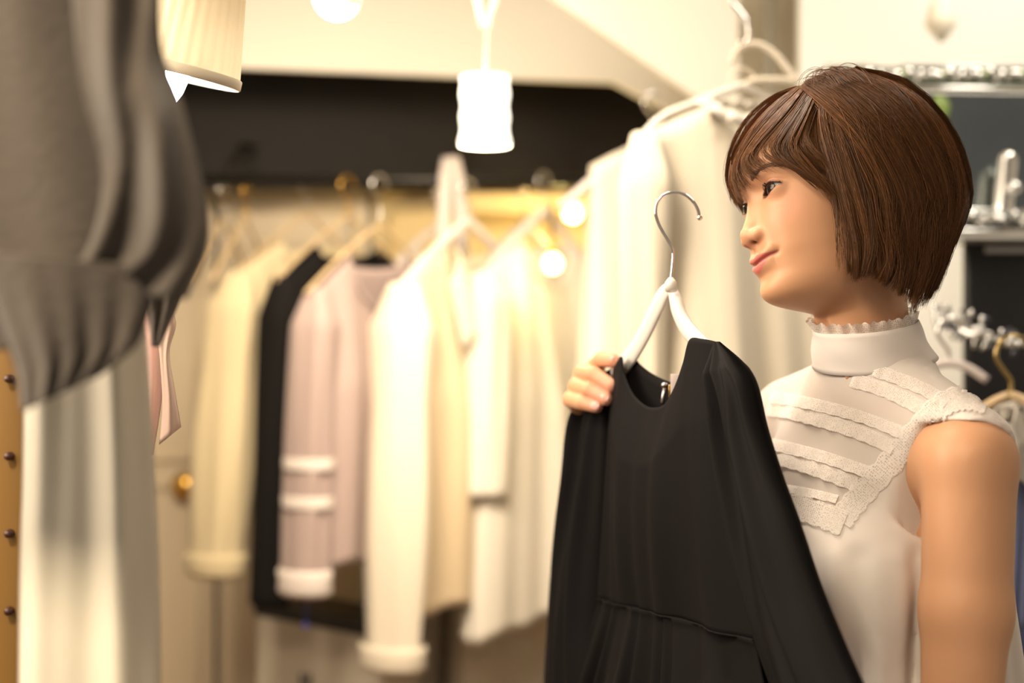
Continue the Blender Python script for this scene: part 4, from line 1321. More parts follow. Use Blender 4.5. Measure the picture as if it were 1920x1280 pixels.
def make_garment(name, loc, rz, material, label, cat, W=0.195, L=0.60, Wb=0.25, SL=0.56, sr=0.052, nd=0.07, nw=0.075, drop=0.125, seed=0,
                 t=0.045, cuff=None, sleeves=True, collar=False, bands=(), group=None, taper=0.75, out=0.045, fold=0.011, puff=0.0, drape=0.0, body_mat=None):
    """A garment on a hanger whose neck is at loc: body, two sleeves, cuffs, collar."""
    rng = random.Random(seed)
    o = empty(name, tuple(Vector(loc) + Vector((0, 0, -L))), rz)
    tag(o, label, cat, group)
    R = Matrix.Rotation(rz, 3, 'Z'); C0 = Vector(loc)
    ph = [rng.uniform(0, 6.28) for _ in range(6)]
    fr = [rng.uniform(9, 13), rng.uniform(17, 23), rng.uniform(28, 36)]
    ns, nv = 61, 40
    def tops(s, front):
        x = (2 * s - 1)
        a = abs(x) * W
        if a < nw:
            k = a / nw
            return x * W, -0.012 - 0.40 * drop * (nw / 0.075) - (nd if front else 0.02) * math.sqrt(max(0, 1 - k ** 2.2))
        k = (a - nw) / (W - nw)
        return x * W, -0.012 - 0.40 * drop * (nw / 0.075) - (drop * (1 - 0.40 * (nw / 0.075))) * k ** 1.1
    for front in (True, False):
        vs = []
        for j in range(nv):
            v = j / (nv - 1)
            for i in range(ns):
                s = i / (ns - 1)
                tx, tz = tops(s, front)
                bx_ = (2 * s - 1) * Wb
                wv = v ** 1.15
                e = math.sqrt(max(0, 1 - (2 * s - 1) ** 2))
                x = tx * (1 - wv) + bx_ * wv
                z = tz * (1 - v) - (L + drape * (2 * s - 1)) * v + 0.006 * math.sin(fr[1] * s + ph[3]) * v
                f = fold * min(1, v * 1.6 + 0.1) * (math.sin(fr[0] * s + ph[0]) + 0.7 * math.sin(fr[1] * s + ph[1] + 0.8 * v) + 0.4 * math.sin(fr[2] * s + ph[2]))
                y = (1 if front else -1) * ((0.012 + t * min(1, v * 2.5) * e ** 0.8) * (e > 0) + 0) + f * e
                vs.append(C0 + R @ Vector((x, -y, z)))
        m = MB(); m.grid(vs, ns, nv, flip=front)
        b = m.build('front_panel' if front else 'back_panel', body_mat or material, o)
        solidify(b, 0.0015)
    if sleeves:
        for s in (-1, 1):
            n, nv2 = 24, 34
            vs = []
            for j in range(nv2):
                v = j / (nv2 - 1)
                cx = s * (W * 0.93 + out * v ** 0.7); cz = -drop - 0.04 - SL * v + 0.035 * (1 - v)
                rr = sr * ((1 - v) + taper * v) * (0.35 + 0.65 * min(1, (v + 0.02) * 7)) + puff * math.sin(min(1, max(0, (v - 0.35) / 0.6)) * math.pi)
                for i in range(n):
                    a = 2 * math.pi * i / n
                    k = 1 + 0.10 * math.sin(4 * a + ph[4] + 2 * v) + 0.07 * math.sin(7 * a + ph[5] - 3 * v)
                    vs.append(C0 + R @ Vector((cx + rr * k * math.cos(a) * 0.62, rr * k * math.sin(a) * 1.0, cz)))
            m = MB(); m.grid(vs, n, nv2, closed_u=True)
            sl = m.build('sleeve', material, o)
            solidify(sl, 0.0015)
            ex = s * (W * 0.93 + out); ez = -drop - 0.04 - SL
            rr = sr * taper
            if cuff is not None:
                m = MB()
                prof = [(rr * 1.12, 0.004), (rr * 1.22, -0.004), (rr * 1.14, -0.018), (rr * 1.2, -0.036), (rr * 1.05, -0.046), (rr * 0.9, -0.040)]
                m.lathe(prof, (0, 0, 0), 24)
                m.f = [q for q in m.f if len(q) == 4]
                m.v = [C0 + R @ Vector((ex + x * 0.7, y, ez + 0.018 + z)) for x, y, z in m.v]
                m.build('cuff', cuff, sl)
            for bz in bands:
                v = bz
                m = MB(); q = sr * ((1 - v) + taper * v) * 1.12
                cx = s * (W * 0.93 + out * v ** 0.7); cz = -drop - 0.04 - SL * v + 0.035 * (1 - v)
                m.lathe([(q, 0.011), (q * 1.03, 0), (q, -0.011)], (0, 0, 0), 24)
                m.f = [w for w in m.f if len(w) == 4]
                m.v = [C0 + R @ Vector((cx + x * 0.66, y, cz + z)) for x, y, z in m.v]
                m.build('sleeve_band', cuff, sl)
    # neck binding
    pts = []
    for i in range(41):
        a = 2 * math.pi * i / 40
        x = nw * math.cos(a)
        fr_ = math.sin(a) > 0
        z = -0.012 - 0.40 * drop * (nw / 0.075) - (nd if fr_ else 0.02) * math.sqrt(max(0, 1 - min(1, abs(x) / nw) ** 2.2))
        pts.append(C0 + R @ Vector((x, -0.014 * math.sin(a) - 0.012 * (1 if fr_ else -1) * abs(math.sin(a)) ** 0.3, z)))
    m = MB(); m.tube(pts, 0.0035, 6, caps=False)
    m.build('neck_binding', material, o)
    if collar:
        for s in (-1, 1):
            vs = []
            for j in range(6):
                v = j / 5
                for i in range(8):
                    u = i / 7
                    x = s * (nw * (1 - u * 0.9) + 0.05 * v * (0.4 + u)); z = -0.005 - 0.4 * drop - nd * 1.0 * u - 0.075 * v
                    vs.append(C0 + R @ Vector((x, -0.035 - 0.02 * u - 0.015 * math.sin(v * 3.1), z)))
            m = MB(); m.grid(vs, 8, 6)
            solidify(m.build('collar_flap', material, o), 0.003)
    return o

def cloth(name, c, trans=0.12, rough=0.8):
    return cloth_mat(name, c, rough, trans=trans) if name not in MATS else MATS[name]
M_CREAM = cloth('cream_cotton', (0.68, 0.57, 0.37))
M_IVORY = cloth('ivory_cotton', (0.84, 0.76, 0.63))
M_BEIGE = cloth('beige_linen', (0.70, 0.57, 0.40))
M_WHITE = cloth('white_cotton', (0.88, 0.83, 0.75))
M_MAUVE = cloth('mauve_voile', (0.42, 0.32, 0.30))
M_PALE = cloth('pale_trim', (0.78, 0.70, 0.66))
M_BLACKKNIT = cloth_mat('black_knit', (0.008, 0.007, 0.007), 0.9, trans=0.0, sheen=0.0)
M_WOODH = mat('pale_wood', (0.62, 0.45, 0.25), 0.45, noise=(6, 0.3, 0.0), noise_scale=(1, 10, 1))
CHROME = mat('chrome', (0.82, 0.80, 0.78), 0.08, 1.0)
BRASS = mat('brass', (0.70, 0.42, 0.10), 0.25, 1.0)
A = math.radians(50)
GRP = 'hangers on the black rail'
def hang(px, d, py=398):
    return P(px, py, d)
# empty hangers at the far end
for px, mm, lab in ((417, CHROME, 'empty thin hanger at the end of the black rail by the cream door'), (461, BRASS, 'empty thin hanger second from the end of the black rail')):
    make_hanger(hang(px, 3.0, 412), math.radians(80), M_WOODH, mm, lab, GRP, pad=0.004)
g1 = hang(576, 3.02, 400)
make_hanger(g1, A, M_WOODH, CHROME, 'thin hanger carrying the cream blouse with gathered cuffs', GRP, pad=0.004)
make_garment('blouse', g1, A, M_CREAM, 'cream blouse with full sleeves and turned-up gathered cuffs beside the black knit', 'blouse', SL=0.545, sr=0.066, taper=0.95, L=0.62, cuff=M_CREAM, seed=1, out=0.060, puff=0.010)
g2 = hang(652, 2.90, 404)
make_hanger(g2, A, M_WOODH, BRASS, 'thin hanger with brass hook carrying the black knit', GRP, pad=0.004)
make_garment('knit_top', g2, A, M_BLACKKNIT, 'black knit top with a long narrow sleeve between cream and mauve blouses', 'knit top', W=0.185, SL=0.60, sr=0.046, taper=0.95, L=0.56, seed=2, nd=0.075, nw=0.085, out=0.035, Wb=0.2)
g3 = hang(712, 2.76, 420)
make_hanger(g3, A, M_WOODH, CHROME, 'thin hanger carrying the mauve blouse', GRP, pad=0.004, hook_h=0.09)
mv = make_garment('blouse', g3, A, M_MAUVE, 'sheer mauve blouse with pale banded sleeves', 'blouse', W=0.175, SL=0.50, sr=0.050, taper=1.0, L=0.64, cuff=M_PALE, seed=3, bands=(0.60, 0.73), nd=0.10, nw=0.085, Wb=0.20, out=0.030)
m = MB(); cpt = P(573, 1172, 2.62)
m.tube([P(576, 1118, 2.62), cpt], 0.0008, 6)
m.lathe([(0.0005, 0.005), (0.004, 0.003), (0.005, 0), (0.004, -0.003), (0.0005, -0.005)], cpt, 12)
m.build('hem_charm', mat('blue_bead', (0.10, 0.12, 0.75), 0.1, 0.6), mv)
g4 = hang(878, 2.82, 412)
make_hanger(g4, A, M_PALE, CHROME, 'pale padded hanger carrying the ivory blouse with the folded collar', GRP)
make_garment('blouse', g4, A, M_IVORY, 'ivory blouse with wide folded collar and extra long sleeve', 'blouse', SL=0.66, sr=0.068, taper=0.9, L=0.75, cuff=M_IVORY, seed=4, collar=True, Wb=0.24, nd=0.13, out=0.03, puff=0.008, body_mat=cloth('pale_beige', (0.80, 0.65, 0.45)))
g5 = hang(1020, 2.92, 396)
make_hanger(g5, A, M_PALE, CHROME, 'pale padded hanger carrying the white shirt near the two small bulbs', GRP)
make_garment('shirt', g5, A, M_WHITE, 'white shirt with three-quarter sleeve hanging beneath the lit small bulbs', 'shirt', SL=0.40, sr=0.062, taper=0.9, L=0.80, seed=5, Wb=0.23, nd=0.09, out=0.02, drape=-0.05)
# long garments seen below the others
for px, d, mm, lab, sd in ((826, 3.16, M_WHITE, 'long white slip dress whose skirt shows below the ivory blouse', 6), (985, 3.18, M_IVORY, 'long ivory dress whose skirt shows below the white shirt', 7)):
    gp = hang(px, d, 420)
    make_hanger(gp, A, M_PALE, CHROME, 'padded hanger carrying the ' + lab.split(' whose')[0], GRP)
    make_garment('dress', gp, A, mm, lab, 'dress', L=1.25, SL=0.2, Wb=0.27, t=0.03, sleeves=False, seed=sd, W=0.18, fold=0.011)
# white ribbon looped over the rail
rb = empty('ribbon', tuple(P(842, 520, 2.93)))
tag(rb, 'white ribbon loop hanging over the rail below the paper lantern', 'ribbon')
vs = []
for j, (px, py, d) in enumerate([(866, 470, 2.95), (864, 400, 2.95), (858, 330, 2.955), (850, 296, 2.965), (842, 294, 2.98), (836, 330, 2.94), (832, 400, 2.93), (830, 470, 2.93), (828, 520, 2.93)]):
    for k in (-1, 0, 1):
        vs.append(P(px + 12 * k, py, d + 0.004 * abs(k)))
m = MB(); m.grid(vs, 3, 9); solidify(m.build('loop', M_PALE, rb), 0.004)
# cream dress at the end of the rail, and the big white dress on a padded hanger in front of it
g6 = P(1225, 255, 2.62)
make_hanger(g6, math.radians(25), M_PALE, CHROME, 'padded hanger carrying the cream dress between rail and white dress', GRP)
make_garment('dress', g6, math.radians(25), M_IVORY, 'cream dress hanging between the black rail and the large white dress', 'dress', L=1.1, W=0.13, Wb=0.20, sleeves=False, seed=8, nw=0.06, drop=0.05)
g7 = P(1392, 160, 2.10)
bh = make_hanger(g7, math.radians(18), M_WHITE, M_IVORY, 'white padded hanger carrying the large white dress behind the woman', None, hw=0.165, drop=0.075, pad=0.006, hook_h=0.02)
make_garment('dress', g7, math.radians(18), cloth('soft_white', (0.78, 0.71, 0.58)), 'large white dress with ruffled neckline hanging behind the woman', 'dress', L=1.25, W=0.170, Wb=0.26, SL=0.55, sr=0.055, seed=9, nw=0.055, nd=0.03, drop=0.072, fold=0.026, t=0.06, out=0.0)
hk = spline([P(x, y, 2.10) for x, y in ((1392, 160), (1420, 150), (1470, 150), (1492, 152), (1476, 128), (1452, 100), (1425, 84), (1400, 84), (1380, 98), (1372, 118))], 50)
m = MB(); m.tube(hk, 0.0048, 10); m.build('padded_hook', M_IVORY, bh)
ruf = MB()
R_ = Matrix.Rotation(math.radians(18), 3, 'Z'); vs = []
for j in range(4):
    for i in range(121):
        a = 2 * math.pi * i / 120
        r = 0.052 + 0.006 * j + (0.004 + 0.004 * j) * math.sin(13 * a) * (j > 0)
        vs.append(g7 + R_ @ Vector((r * math.cos(a), -0.55 * r * math.sin(a), -0.018 - 0.030 * (math.sin(a) > 0) * math.sin(a) - 0.004 * j + 0.004 * math.sin(26 * a) * (j == 3))))
ruf.grid(vs, 121, 4)
solidify(ruf.build('ruffled_collar', M_WHITE, bh), 0.003)
# steel hook the padded hanger hangs from
sh = empty('ceiling_hook', tuple(P(1392, 60, 2.10)))
tag(sh, 'small steel hook above the padded hanger of the white dress', 'hook')
pts = spline([P(1366, -190, 2.10), P(1368, -60, 2.10), P(1372, 0, 2.10), P(1384, 18, 2.10), P(1400, 40, 2.10), P(1404, 66, 2.10), P(1396, 82, 2.10), P(1384, 80, 2.10)], 30)
m = MB(); m.tube(pts, 0.0035, 10); m.build('wire', CHROME, sh)

# two small warm bulbs lighting the golden panel
def small_bulb(px, py, d, r, label, power=3.0):
    o = empty('light_bulb', tuple(P(px, py, d)))
    tag(o, label, 'light bulb', 'small bulbs over the rail')
    c = P(px, py, d)
    m = MB(); m.lathe([(0.0005, -r)] + [(r * math.sin(a), -r * math.cos(a)) for a in np.linspace(0.2, 2.5, 12)] + [(r * 0.45, r * 1.1)], c, 20)
    m.build('glass', mat('warm_bulb', (1, 0.8, 0.45), 0.3, emit=8.0, emit_color=(1.0, 0.72, 0.30)), o)
    m = MB(); m.lathe([(r * 0.5, r * 1.0), (r * 0.55, r * 1.8), (r * 0.35, r * 2.1)], c, 16)
    m.build('socket', BRASS, o)
    m = MB(); m.tube([c + Vector((0, 0, r * 2.0)), c + Vector((0, 0.04, r * 3.2)), c + Vector((0.0, 0.07, 0.13))], 0.004, 8)
    m.build('arm', BRASS, o)
    ld = bpy.data.lights.new('bulb_light', 'POINT'); ld.energy = power; ld.color = (1.0, 0.72, 0.27); ld.shadow_soft_size = r
    l = bpy.data.objects.new('bulb_light', ld); l.location = (0, -0.03, -r * 1.6); link(l, o)
    return o
small_bulb(1074, 398, 3.28, 0.020, 'upper small warm bulb under the black fascia')
small_bulb(1036, 494, 2.80, 0.018, 'lower small warm bulb before the neck of the white shirt', 0.5)
# white box with a dark lid on the floor in front of the doors
bx = empty('display_box', tuple(P(610, 1700, 2.9)))
tag(bx, 'tall white display box with black lid below the mauve blouse', 'box')
bp_ = yawed(480, 2.98, 720, 2.80)
prism('body', [(482, 1150), (718, 1196), (718, 1980), (482, 1980)], bp_, 0.12, mat('box_white', (0.62, 0.56, 0.47), 0.6), None, bx)
bp2 = yawed(480, 2.975, 720, 2.795)
prism('lid', [(476, 1124), (722, 1172), (722, 1200), (476, 1152)], bp2, 0.13, mat('box_black', (0.012, 0.011, 0.010), 0.4), None, bx)
for px in (566, 580):
    m = MB(); m.box(bp_(px, 1276) + Vector((0, -0.003, 0)), (0.007, 0.002, 0.030)); m.build('printed_stroke', MATS['box_black'], bx, False)
m = MB(); m.box(bp_(574, 1276) + Vector((0, -0.003, 0)), (0.012, 0.002, 0.005)); m.build('printed_stroke', MATS['box_black'], bx, False)
# ------------------------------------------------------------------ mirror and things on the right
SILVER = mat('silver', (0.72, 0.72, 0.70), 0.22, 1.0)
GLASS_DARK = mat('smoky_mirror', (0.30, 0.33, 0.32), 0.12, 1.0, noise=(7, 0.5, 0.0))
mp_ = yawed(1550, 2.34, 1990, 2.26)
mir = empty('wall_mirror', tuple(mp_(1760, 440)))
tag(mir, 'smoky mirror in an ornate silver leaf frame on the white wall', 'mirror')
prism('glass', [(1572, 172), (1985, 178), (1985, 392), (1572, 392)], mp_, 0.012, GLASS_DARK, None, mir)
prism('top_band', [(1545, 124), (1990, 130), (1990, 160), (1545, 158)], mp_, 0.010, mat('green_glass', (0.16, 0.20, 0.13), 0.15, 0.4), None, mir)
prism('bottom_band', [(1572, 398), (1985, 400), (1985, 428), (1572, 428)], mp_, 0.010, mat('grey_glass', (0.10, 0.105, 0.10), 0.15, 0.4), None, mir)
def bar(name, a, b, r, material, parent):
    m = MB(); m.tube([a, b], r, 10); return m.build(name, material, parent)
F3 = Vector((0, -0.008, 0))
bar('frame_bar', mp_(1545, 164) + F3, mp_(1990, 171) + F3, 0.0050, SILVER, mir)
bar('frame_bar', mp_(1545, 124) + F3, mp_(1990, 129) + F3, 0.0022, SILVER, mir)
bar('frame_bar', mp_(1565, 394) + F3, mp_(1990, 396) + F3, 0.0030, SILVER, mir)
bar('frame_bar', mp_(1565, 434) + F3, mp_(1990, 434) + F3, 0.0050, SILVER, mir)
bar('frame_bar', mp_(1560, 164) + F3, mp_(1568, 434) + F3, 0.0045, SILVER, mir)
LEAF = mat('leaf_green', (0.20, 0.28, 0.07), 0.5)
rng = random.Random(4)
def leaf(c, ang, ln, wd, material, parent, name):
    vs = []
    for j in range(5):
        v = j / 4
        w = wd * math.sin(math.pi * (0.08 + 0.92 * v) ** 0.8) + 0.0004
        for i in range(5):
            u = i / 4 - 0.5
            q = Vector(((v - 0.5) * ln, -0.004 - 0.004 * math.sin(v * 3.1) + 0.006 * abs(u), u * 2 * w))
            vs.append(Vector(c) + Matrix.Rotation(ang, 3, 'Y') @ q)
    m = MB(); m.grid(vs, 5, 5)
    o = m.build(name, material, parent); solidify(o, 0.0015)
    return o
for k in range(11):
    px = 1560 + 38 * k
    for s in (-1, 1):
        leaf(mp_(px + 8 * s, 142 + 2 * s) + Vector((0, -0.008, 0)), s * rng.uniform(0.3, 0.9) + (0 if k % 2 else math.pi / 2), 0.026, 0.006, SILVER, mir, 'silver_leaf')
    if k % 2: leaf(mp_(px + 19, 140) + Vector((0, -0.006, 0)), rng.uniform(-0.4, 0.4), 0.024, 0.007, LEAF, mir, 'green_leaf')
for k in range(10):
    px = 1590 + 40 * k
    for s in (-1, 1):
        leaf(mp_(px + 8 * s, 412 + 3 * s) + Vector((0, -0.008, 0)), s * rng.uniform(0.3, 0.9) + (0 if k % 2 else math.pi / 2), 0.026, 0.0065, SILVER, mir, 'silver_leaf')
leaf(mp_(1764, 205) + Vector((0, -0.004, 0)), 1.3, 0.045, 0.013, LEAF, mir, 'green_leaf')
# silver canister with a side knob in front of the mirror
can = empty('silver_canister', tuple(P(1880, 400, 2.16)))
tag(can, 'slim silver canister with a side knob standing before the smoky mirror', 'canister')
m = MB(); cz = P(1880, 400, 2.16); R_ = Matrix.Rotation(0.10, 3, 'Y')
m.lathe([(0.0155, 0), (0.0165, 0.004), (0.0150, 0.012), (0.0145, 0.080), (0.0130, 0.088), (0.008, 0.094), (0.0005, 0.096)], cz, 28, R_)
m.build('body', SILVER, can)
m = MB(); m.lathe([(0.0005, 0.010), (0.008, 0.008), (0.010, 0.0), (0.008, -0.008), (0.003, -0.012)], P(1903, 352, 2.14), 18, Matrix.Rotation(1.2, 3, 'Y'))
m.build('knob', SILVER, can)
prism('shelf_under_mirror', [(1720, 438), (2000, 440), (2000, 448), (1720, 447)], yawed(1720, 2.10, 2000, 2.08), 0.14, mat('glass_shelf', (0.45, 0.45, 0.42), 0.2), None)
sh_ = bpy.data.objects['shelf_under_mirror']; sh_.name = 'glass_shelf'
tag(sh_, 'thin grey shelf under the smoky mirror', 'shelf')
# black hanging board with a pale strip
bd = empty('black_board', tuple(P(1880, 780, 2.16)))
tag(bd, 'black board with a pale strip along its top edge below the shelf', 'board')
m = MB(); m.box((P(1806, 610, 2.2) + P(1990, 610, 2.2)) / 2, (0.152, 0.02, 0.27), 0.008)
m.build('panel', mat('black_board_paint', (0.010, 0.010, 0.010), 0.4), bd)
prism('pale_strip', [(1848, 463), (1990, 463), (1990, 474), (1848, 474)], yawed(1848, 2.185, 1990, 2.185), 0.004, mat('strip_white', (0.45, 0.45, 0.44), 0.4), None, bd)
# small cloth bell on a cord in front of the white wall
bell = empty('hanging_ornament', tuple(P(1764, 80, 2.45)))
tag(bell, 'small cream bell ornament hanging before the white wall', 'ornament')
cb = P(1764, 62, 2.45)
m = MB(); m.lathe([(0.002, -0.016), (0.012, -0.006), (0.026, 0.012), (0.026, 0.022), (0.020, 0.045), (0.010, 0.062), (0.003, 0.068)], cb, 20)
m.build('body', mat('bell_cloth', (0.80, 0.74, 0.60), 0.7), bell)
bar('cord', cb + Vector((0, 0, 0.066)), cb + Vector((0, 0, 0.40)), 0.0012, mat('cord_white', (0.75, 0.72, 0.65), 0.7), bell)
# steel pole beside the post
pl = empty('steel_pole', tuple(P(1442, 1900, 2.85)))
tag(pl, 'thin steel pole standing against the post beside the white wall', 'pole')
p0 = P(1442, 640, 2.85)
m = MB(); m.tube([(p0.x, p0.y, 0.0), (p0.x, p0.y, 2.45)], 0.012, 14); m.build('tube', mat('pole_steel', (0.62, 0.61, 0.58), 0.3, 0.7), pl)
# tinsel rail with hooks
tin = empty('tinsel_garland', tuple(P(1840, 640, 2.02)))
tag(tin, 'crumpled silver tinsel garland across the black board', 'garland')
line = spline([P(1752, 590, 2.06), P(1778, 606, 2.04), P(1810, 622, 2.02), P(1850, 632, 2.0), P(1900, 640, 1.98), P(1990, 650, 1.96)], 60)
m = MB(); m.tube(line, 0.003, 8); m.build('wire', SILVER, tin)
for k in range(90):
    q = line[rng.randrange(60)] + np.array([rng.gauss(0, 0.010), rng.gauss(0, 0.008), rng.gauss(0, 0.009)])
    leaf(q, rng.uniform(0, 6.28), rng.uniform(0.008, 0.018), rng.uniform(0.002, 0.005), SILVER if k % 3 else mat('dark_foil', (0.10, 0.10, 0.12), 0.2, 1.0), tin, 'foil_leaf')
def wire_hook(px, py, d, s, material, parent):
    pts = [(-2, 90), (-2, 62), (-14, 44), (-28, 22), (-28, 4), (-18, -14), (0, -22), (20, -18), (32, -4)]
    m = MB(); m.tube(spline([P(px + x * s, py + y * s, d) for x, y in pts], 40), 0.0030, 10); return m.build('hook', material, parent)
# white crochet top on a brass hook, with a blue pleated skirt below it
hg = empty('clothes_hanger', tuple(P(1895, 735, 1.80)))
tag(hg, 'hanger with a brass hook carrying the white crochet top', 'hanger')
wire_hook(1897, 652, 1.80, 1.0, mat('aged_brass', (0.42, 0.31, 0.13), 0.25, 1.0), hg)
m = MB()
for s in (-1, 1):
    m.tube(spline([P(1895, 740, 1.80), P(1895 + 30 * s, 752, 1.80 - 0.01 * s), P(1895 + 75 * s, 780, 1.80 - 0.03 * s)], 10), 0.006, 10)
m.build('arms', M_WOODH, hg)
ct = make_garment('crochet_top', P(1900, 728, 1.83), math.radians(62), lace_mat('crochet', (0.62, 0.57, 0.50), 30, 30, 0.25), 'white crochet strap top on the brass hook beside the woman', 'top', W=0.085, L=0.115, Wb=0.10, sleeves=False, seed=12, nw=0.045, nd=0.03, drop=0.03, t=0.02, fold=0.003)
hg2 = empty('clothes_hanger', tuple(P(1775, 690, 1.95)))
tag(hg2, 'hanger with a chrome hook just behind the woman\'s collar', 'hanger')
wire_hook(1780, 612, 1.95, 0.75, CHROME, hg2)
m = MB(); m.tube(spline([P(1700, 710, 1.95), P(1740, 690, 1.95), P(1778, 680, 1.95), P(1816, 690, 1.95), P(1850, 712, 1.95)], 16), 0.006, 10); m.build('arms', M_PALE, hg2)

def pleated(name, px0, px1, y0, y1, d0, d1, pleats, material, label, cat, depth=0.012, waist=None):
    o = empty(name, tuple(P((px0 + px1) / 2, y1, (d0 + d1) / 2)))
    tag(o, label, cat)
    for part, sgn in (('front_pleats', -1), ('back_pleats', 1)):
        n = pleats * 6 + 1; nv = 14; vs = []
        for j in range(nv):
            v = j / (nv - 1)
            for i in range(n):
                s = i / (n - 1)
                tri = abs(((s * pleats) % 1) * 2 - 1)
                px = px0 + (px1 - px0) * (0.5 + (s - 0.5) * (0.8 + 0.2 * v))
                q = P(px, y0 + (y1 - y0) * v, d0 + (d1 - d0) * s)
                vs.append(q + Vector((0, sgn * (0.03 * math.sqrt(max(0, 4 * s * (1 - s))) + depth * tri * (0.3 + 0.7 * v) * (4 * s * (1 - s)) ** 0.3), 0)))
        m = MB(); m.grid(vs, n, nv, flip=sgn > 0)
        solidify(m.build(part, material, o), 0.0015)
    return o
M_BLUE = cloth('blue_pleat', (0.115, 0.135, 0.24))
M_NAVY = cloth('navy_pleat', (0.035, 0.042, 0.095))
M_WPLEAT = cloth('white_pleat', (0.72, 0.72, 0.64))
pleated('pleated_skirt', 1872, 2070, 868, 1172, 1.84, 1.80, 12, M_BLUE, 'slate blue pleated skirt below the white crochet top', 'skirt')
pleated('pleated_skirt', 1866, 2070, 1160, 1900, 1.92, 1.88, 12, M_NAVY, 'navy pleated skirt hanging under the slate blue one', 'skirt')
pleated('pleated_dress', 1780, 1884, 980, 1900, 1.98, 1.94, 9, M_WPLEAT, 'white pleated dress edge between the woman\'s arm and the blue skirts', 'dress')
for px, py, d0, d1 in ((1897, 634, 2.0, 1.775), (1780, 598, 2.05, 1.925)):
    m = MB(); m.tube([P(px, py, d0), P(px, py * 1.0, d1)], 0.003, 8); m.build('peg', SILVER, tin)
# ------------------------------------------------------------------ near garments and lamp on the left, lantern and lamp at the top
M_GREY = mat('grey_wool', (0.115, 0.097, 0.082), 0.95, spec=0.05, sheen=0.2, noise=(160, 0.25, 0.6))
def slab_cloth(name, left, right, d_fn, thick, fold, material, parent, n=40, nv=70):
    """Hanging cloth as a closed flattened tube between two outlines."""
    A_ = spline(left, nv); B_ = spline(right, nv)
    vs = []
    for j in range(nv):
        v = j / (nv - 1)
        for i in range(2 * n):
            front = i < n
            s = i / (n - 1) if front else 1 - (i - n) / (n - 1)
            q = A_[j] * (1 - s) + B_[j] * s
            e = math.sqrt(max(0, 4 * s * (1 - s)))
            dd = d_fn(s, v) + ((-thick - fold(s, v)) if front else thick) * e
            vs.append(P(q[0], q[1], dd))
    m = MB(); m.grid(vs, 2 * n, nv, closed_u=True)
    m.f.append(tuple(range(2 * n))[::-1]); m.f.append(tuple((nv - 1) * 2 * n + i for i in range(2 * n)))
    return m.build(name, material, parent)
sw = empty('wool_sweater', tuple(P(100, 760, 0.86)))
tag(sw, 'dark grey wool sweater hanging close to the camera above the white skirt', 'sweater')
slab_cloth('body', [(-420, -320), (-420, 0), (-410, 300), (-380, 560), (-260, 700)], [(150, -320), (170, 0), (235, 260), (275, 500), (215, 620)],
           lambda s, v: 0.87, 0.030, lambda s, v: 0.008 * math.sin(8 * s + 3 * v) + 0.004 * math.sin(19 * s - 2 * v), M_GREY, sw)
slab_cloth('sleeve', [(120, -320), (130, -60), (150, 160), (190, 330), (160, 470), (90, 540)], [(300, -320), (302, -60), (306, 90), (352, 220), (394, 430), (352, 560)],
           lambda s, v: 0.84 - 0.02 * math.sin(v * 3.1), 0.022,
           lambda s, v: 0.012 * math.sin(6.5 * s - 5.5 * v + 0.8) + 0.007 * math.sin(13 * s + 9 * v), M_GREY, sw)
slab_cloth('cuff', [(-60, 470), (-20, 560), (10, 640), (30, 700), (40, 772)], [(300, 500), (290, 560), (275, 610), (255, 650), (195, 700)],
           lambda s, v: 0.835, 0.028, lambda s, v: 0.006 * math.sin(30 * s) * v + 0.006 * math.sin(5 * s + 2 * v), M_GREY, sw)
sk = empty('white_skirt', tuple(P(170, 1500, 0.98)))
tag(sk, 'long ivory skirt with soft vertical folds below the grey sweater', 'skirt')
slab_cloth('cloth', [(40, 500), (44, 700), (42, 900), (36, 1100), (32, 1500)], [(262, 460), (280, 700), (292, 900), (300, 1100), (304, 1500)],
           lambda s, v: 0.99, 0.035, lambda s, v: 0.009 * math.sin(10 * s + 0.6) + 0.003 * math.sin(19 * s + 1.0 * v), cloth('skirt_ivory', (0.84, 0.78, 0.64)), sk, n=60)
gs = empty('grey_scarf', tuple(P(320, 580, 1.08)))
tag(gs, 'short grey knit hem peeking out behind the wool sweater cuff', 'knit')
slab_cloth('cloth', [(240, 380), (262, 480), (276, 560), (284, 650)], [(330, 380), (344, 480), (346, 540), (300, 650)],
           lambda s, v: 1.06, 0.012, lambda s, v: 0.003 * math.sin(12 * s), M_GREY, gs, n=20, nv=20)
pk = empty('pink_shirt', tuple(P(300, 840, 1.28)))
tag(pk, 'pale pink shirt with a short cuffed sleeve behind the ivory skirt', 'shirt')
M_PINK = cloth('pink_cotton', (0.92, 0.64, 0.58))
slab_cloth('body', [(225, 470), (225, 600), (230, 720), (240, 860)], [(298, 480), (302, 580), (306, 720), (288, 852)], lambda s, v: 1.29, 0.014, lambda s, v: 0.004 * math.sin(10 * s), M_PINK, pk, n=20, nv=20)
slab_cloth('sleeve', [(288, 545), (292, 600), (300, 680), (304, 760), (298, 834)], [(308, 548), (330, 604), (318, 660), (328, 730), (340, 800)], lambda s, v: 1.26, 0.012, lambda s, v: 0.002 * math.sin(8 * s + 4 * v), cloth('peach_cotton', (0.93, 0.70, 0.58)), pk, n=20, nv=24)
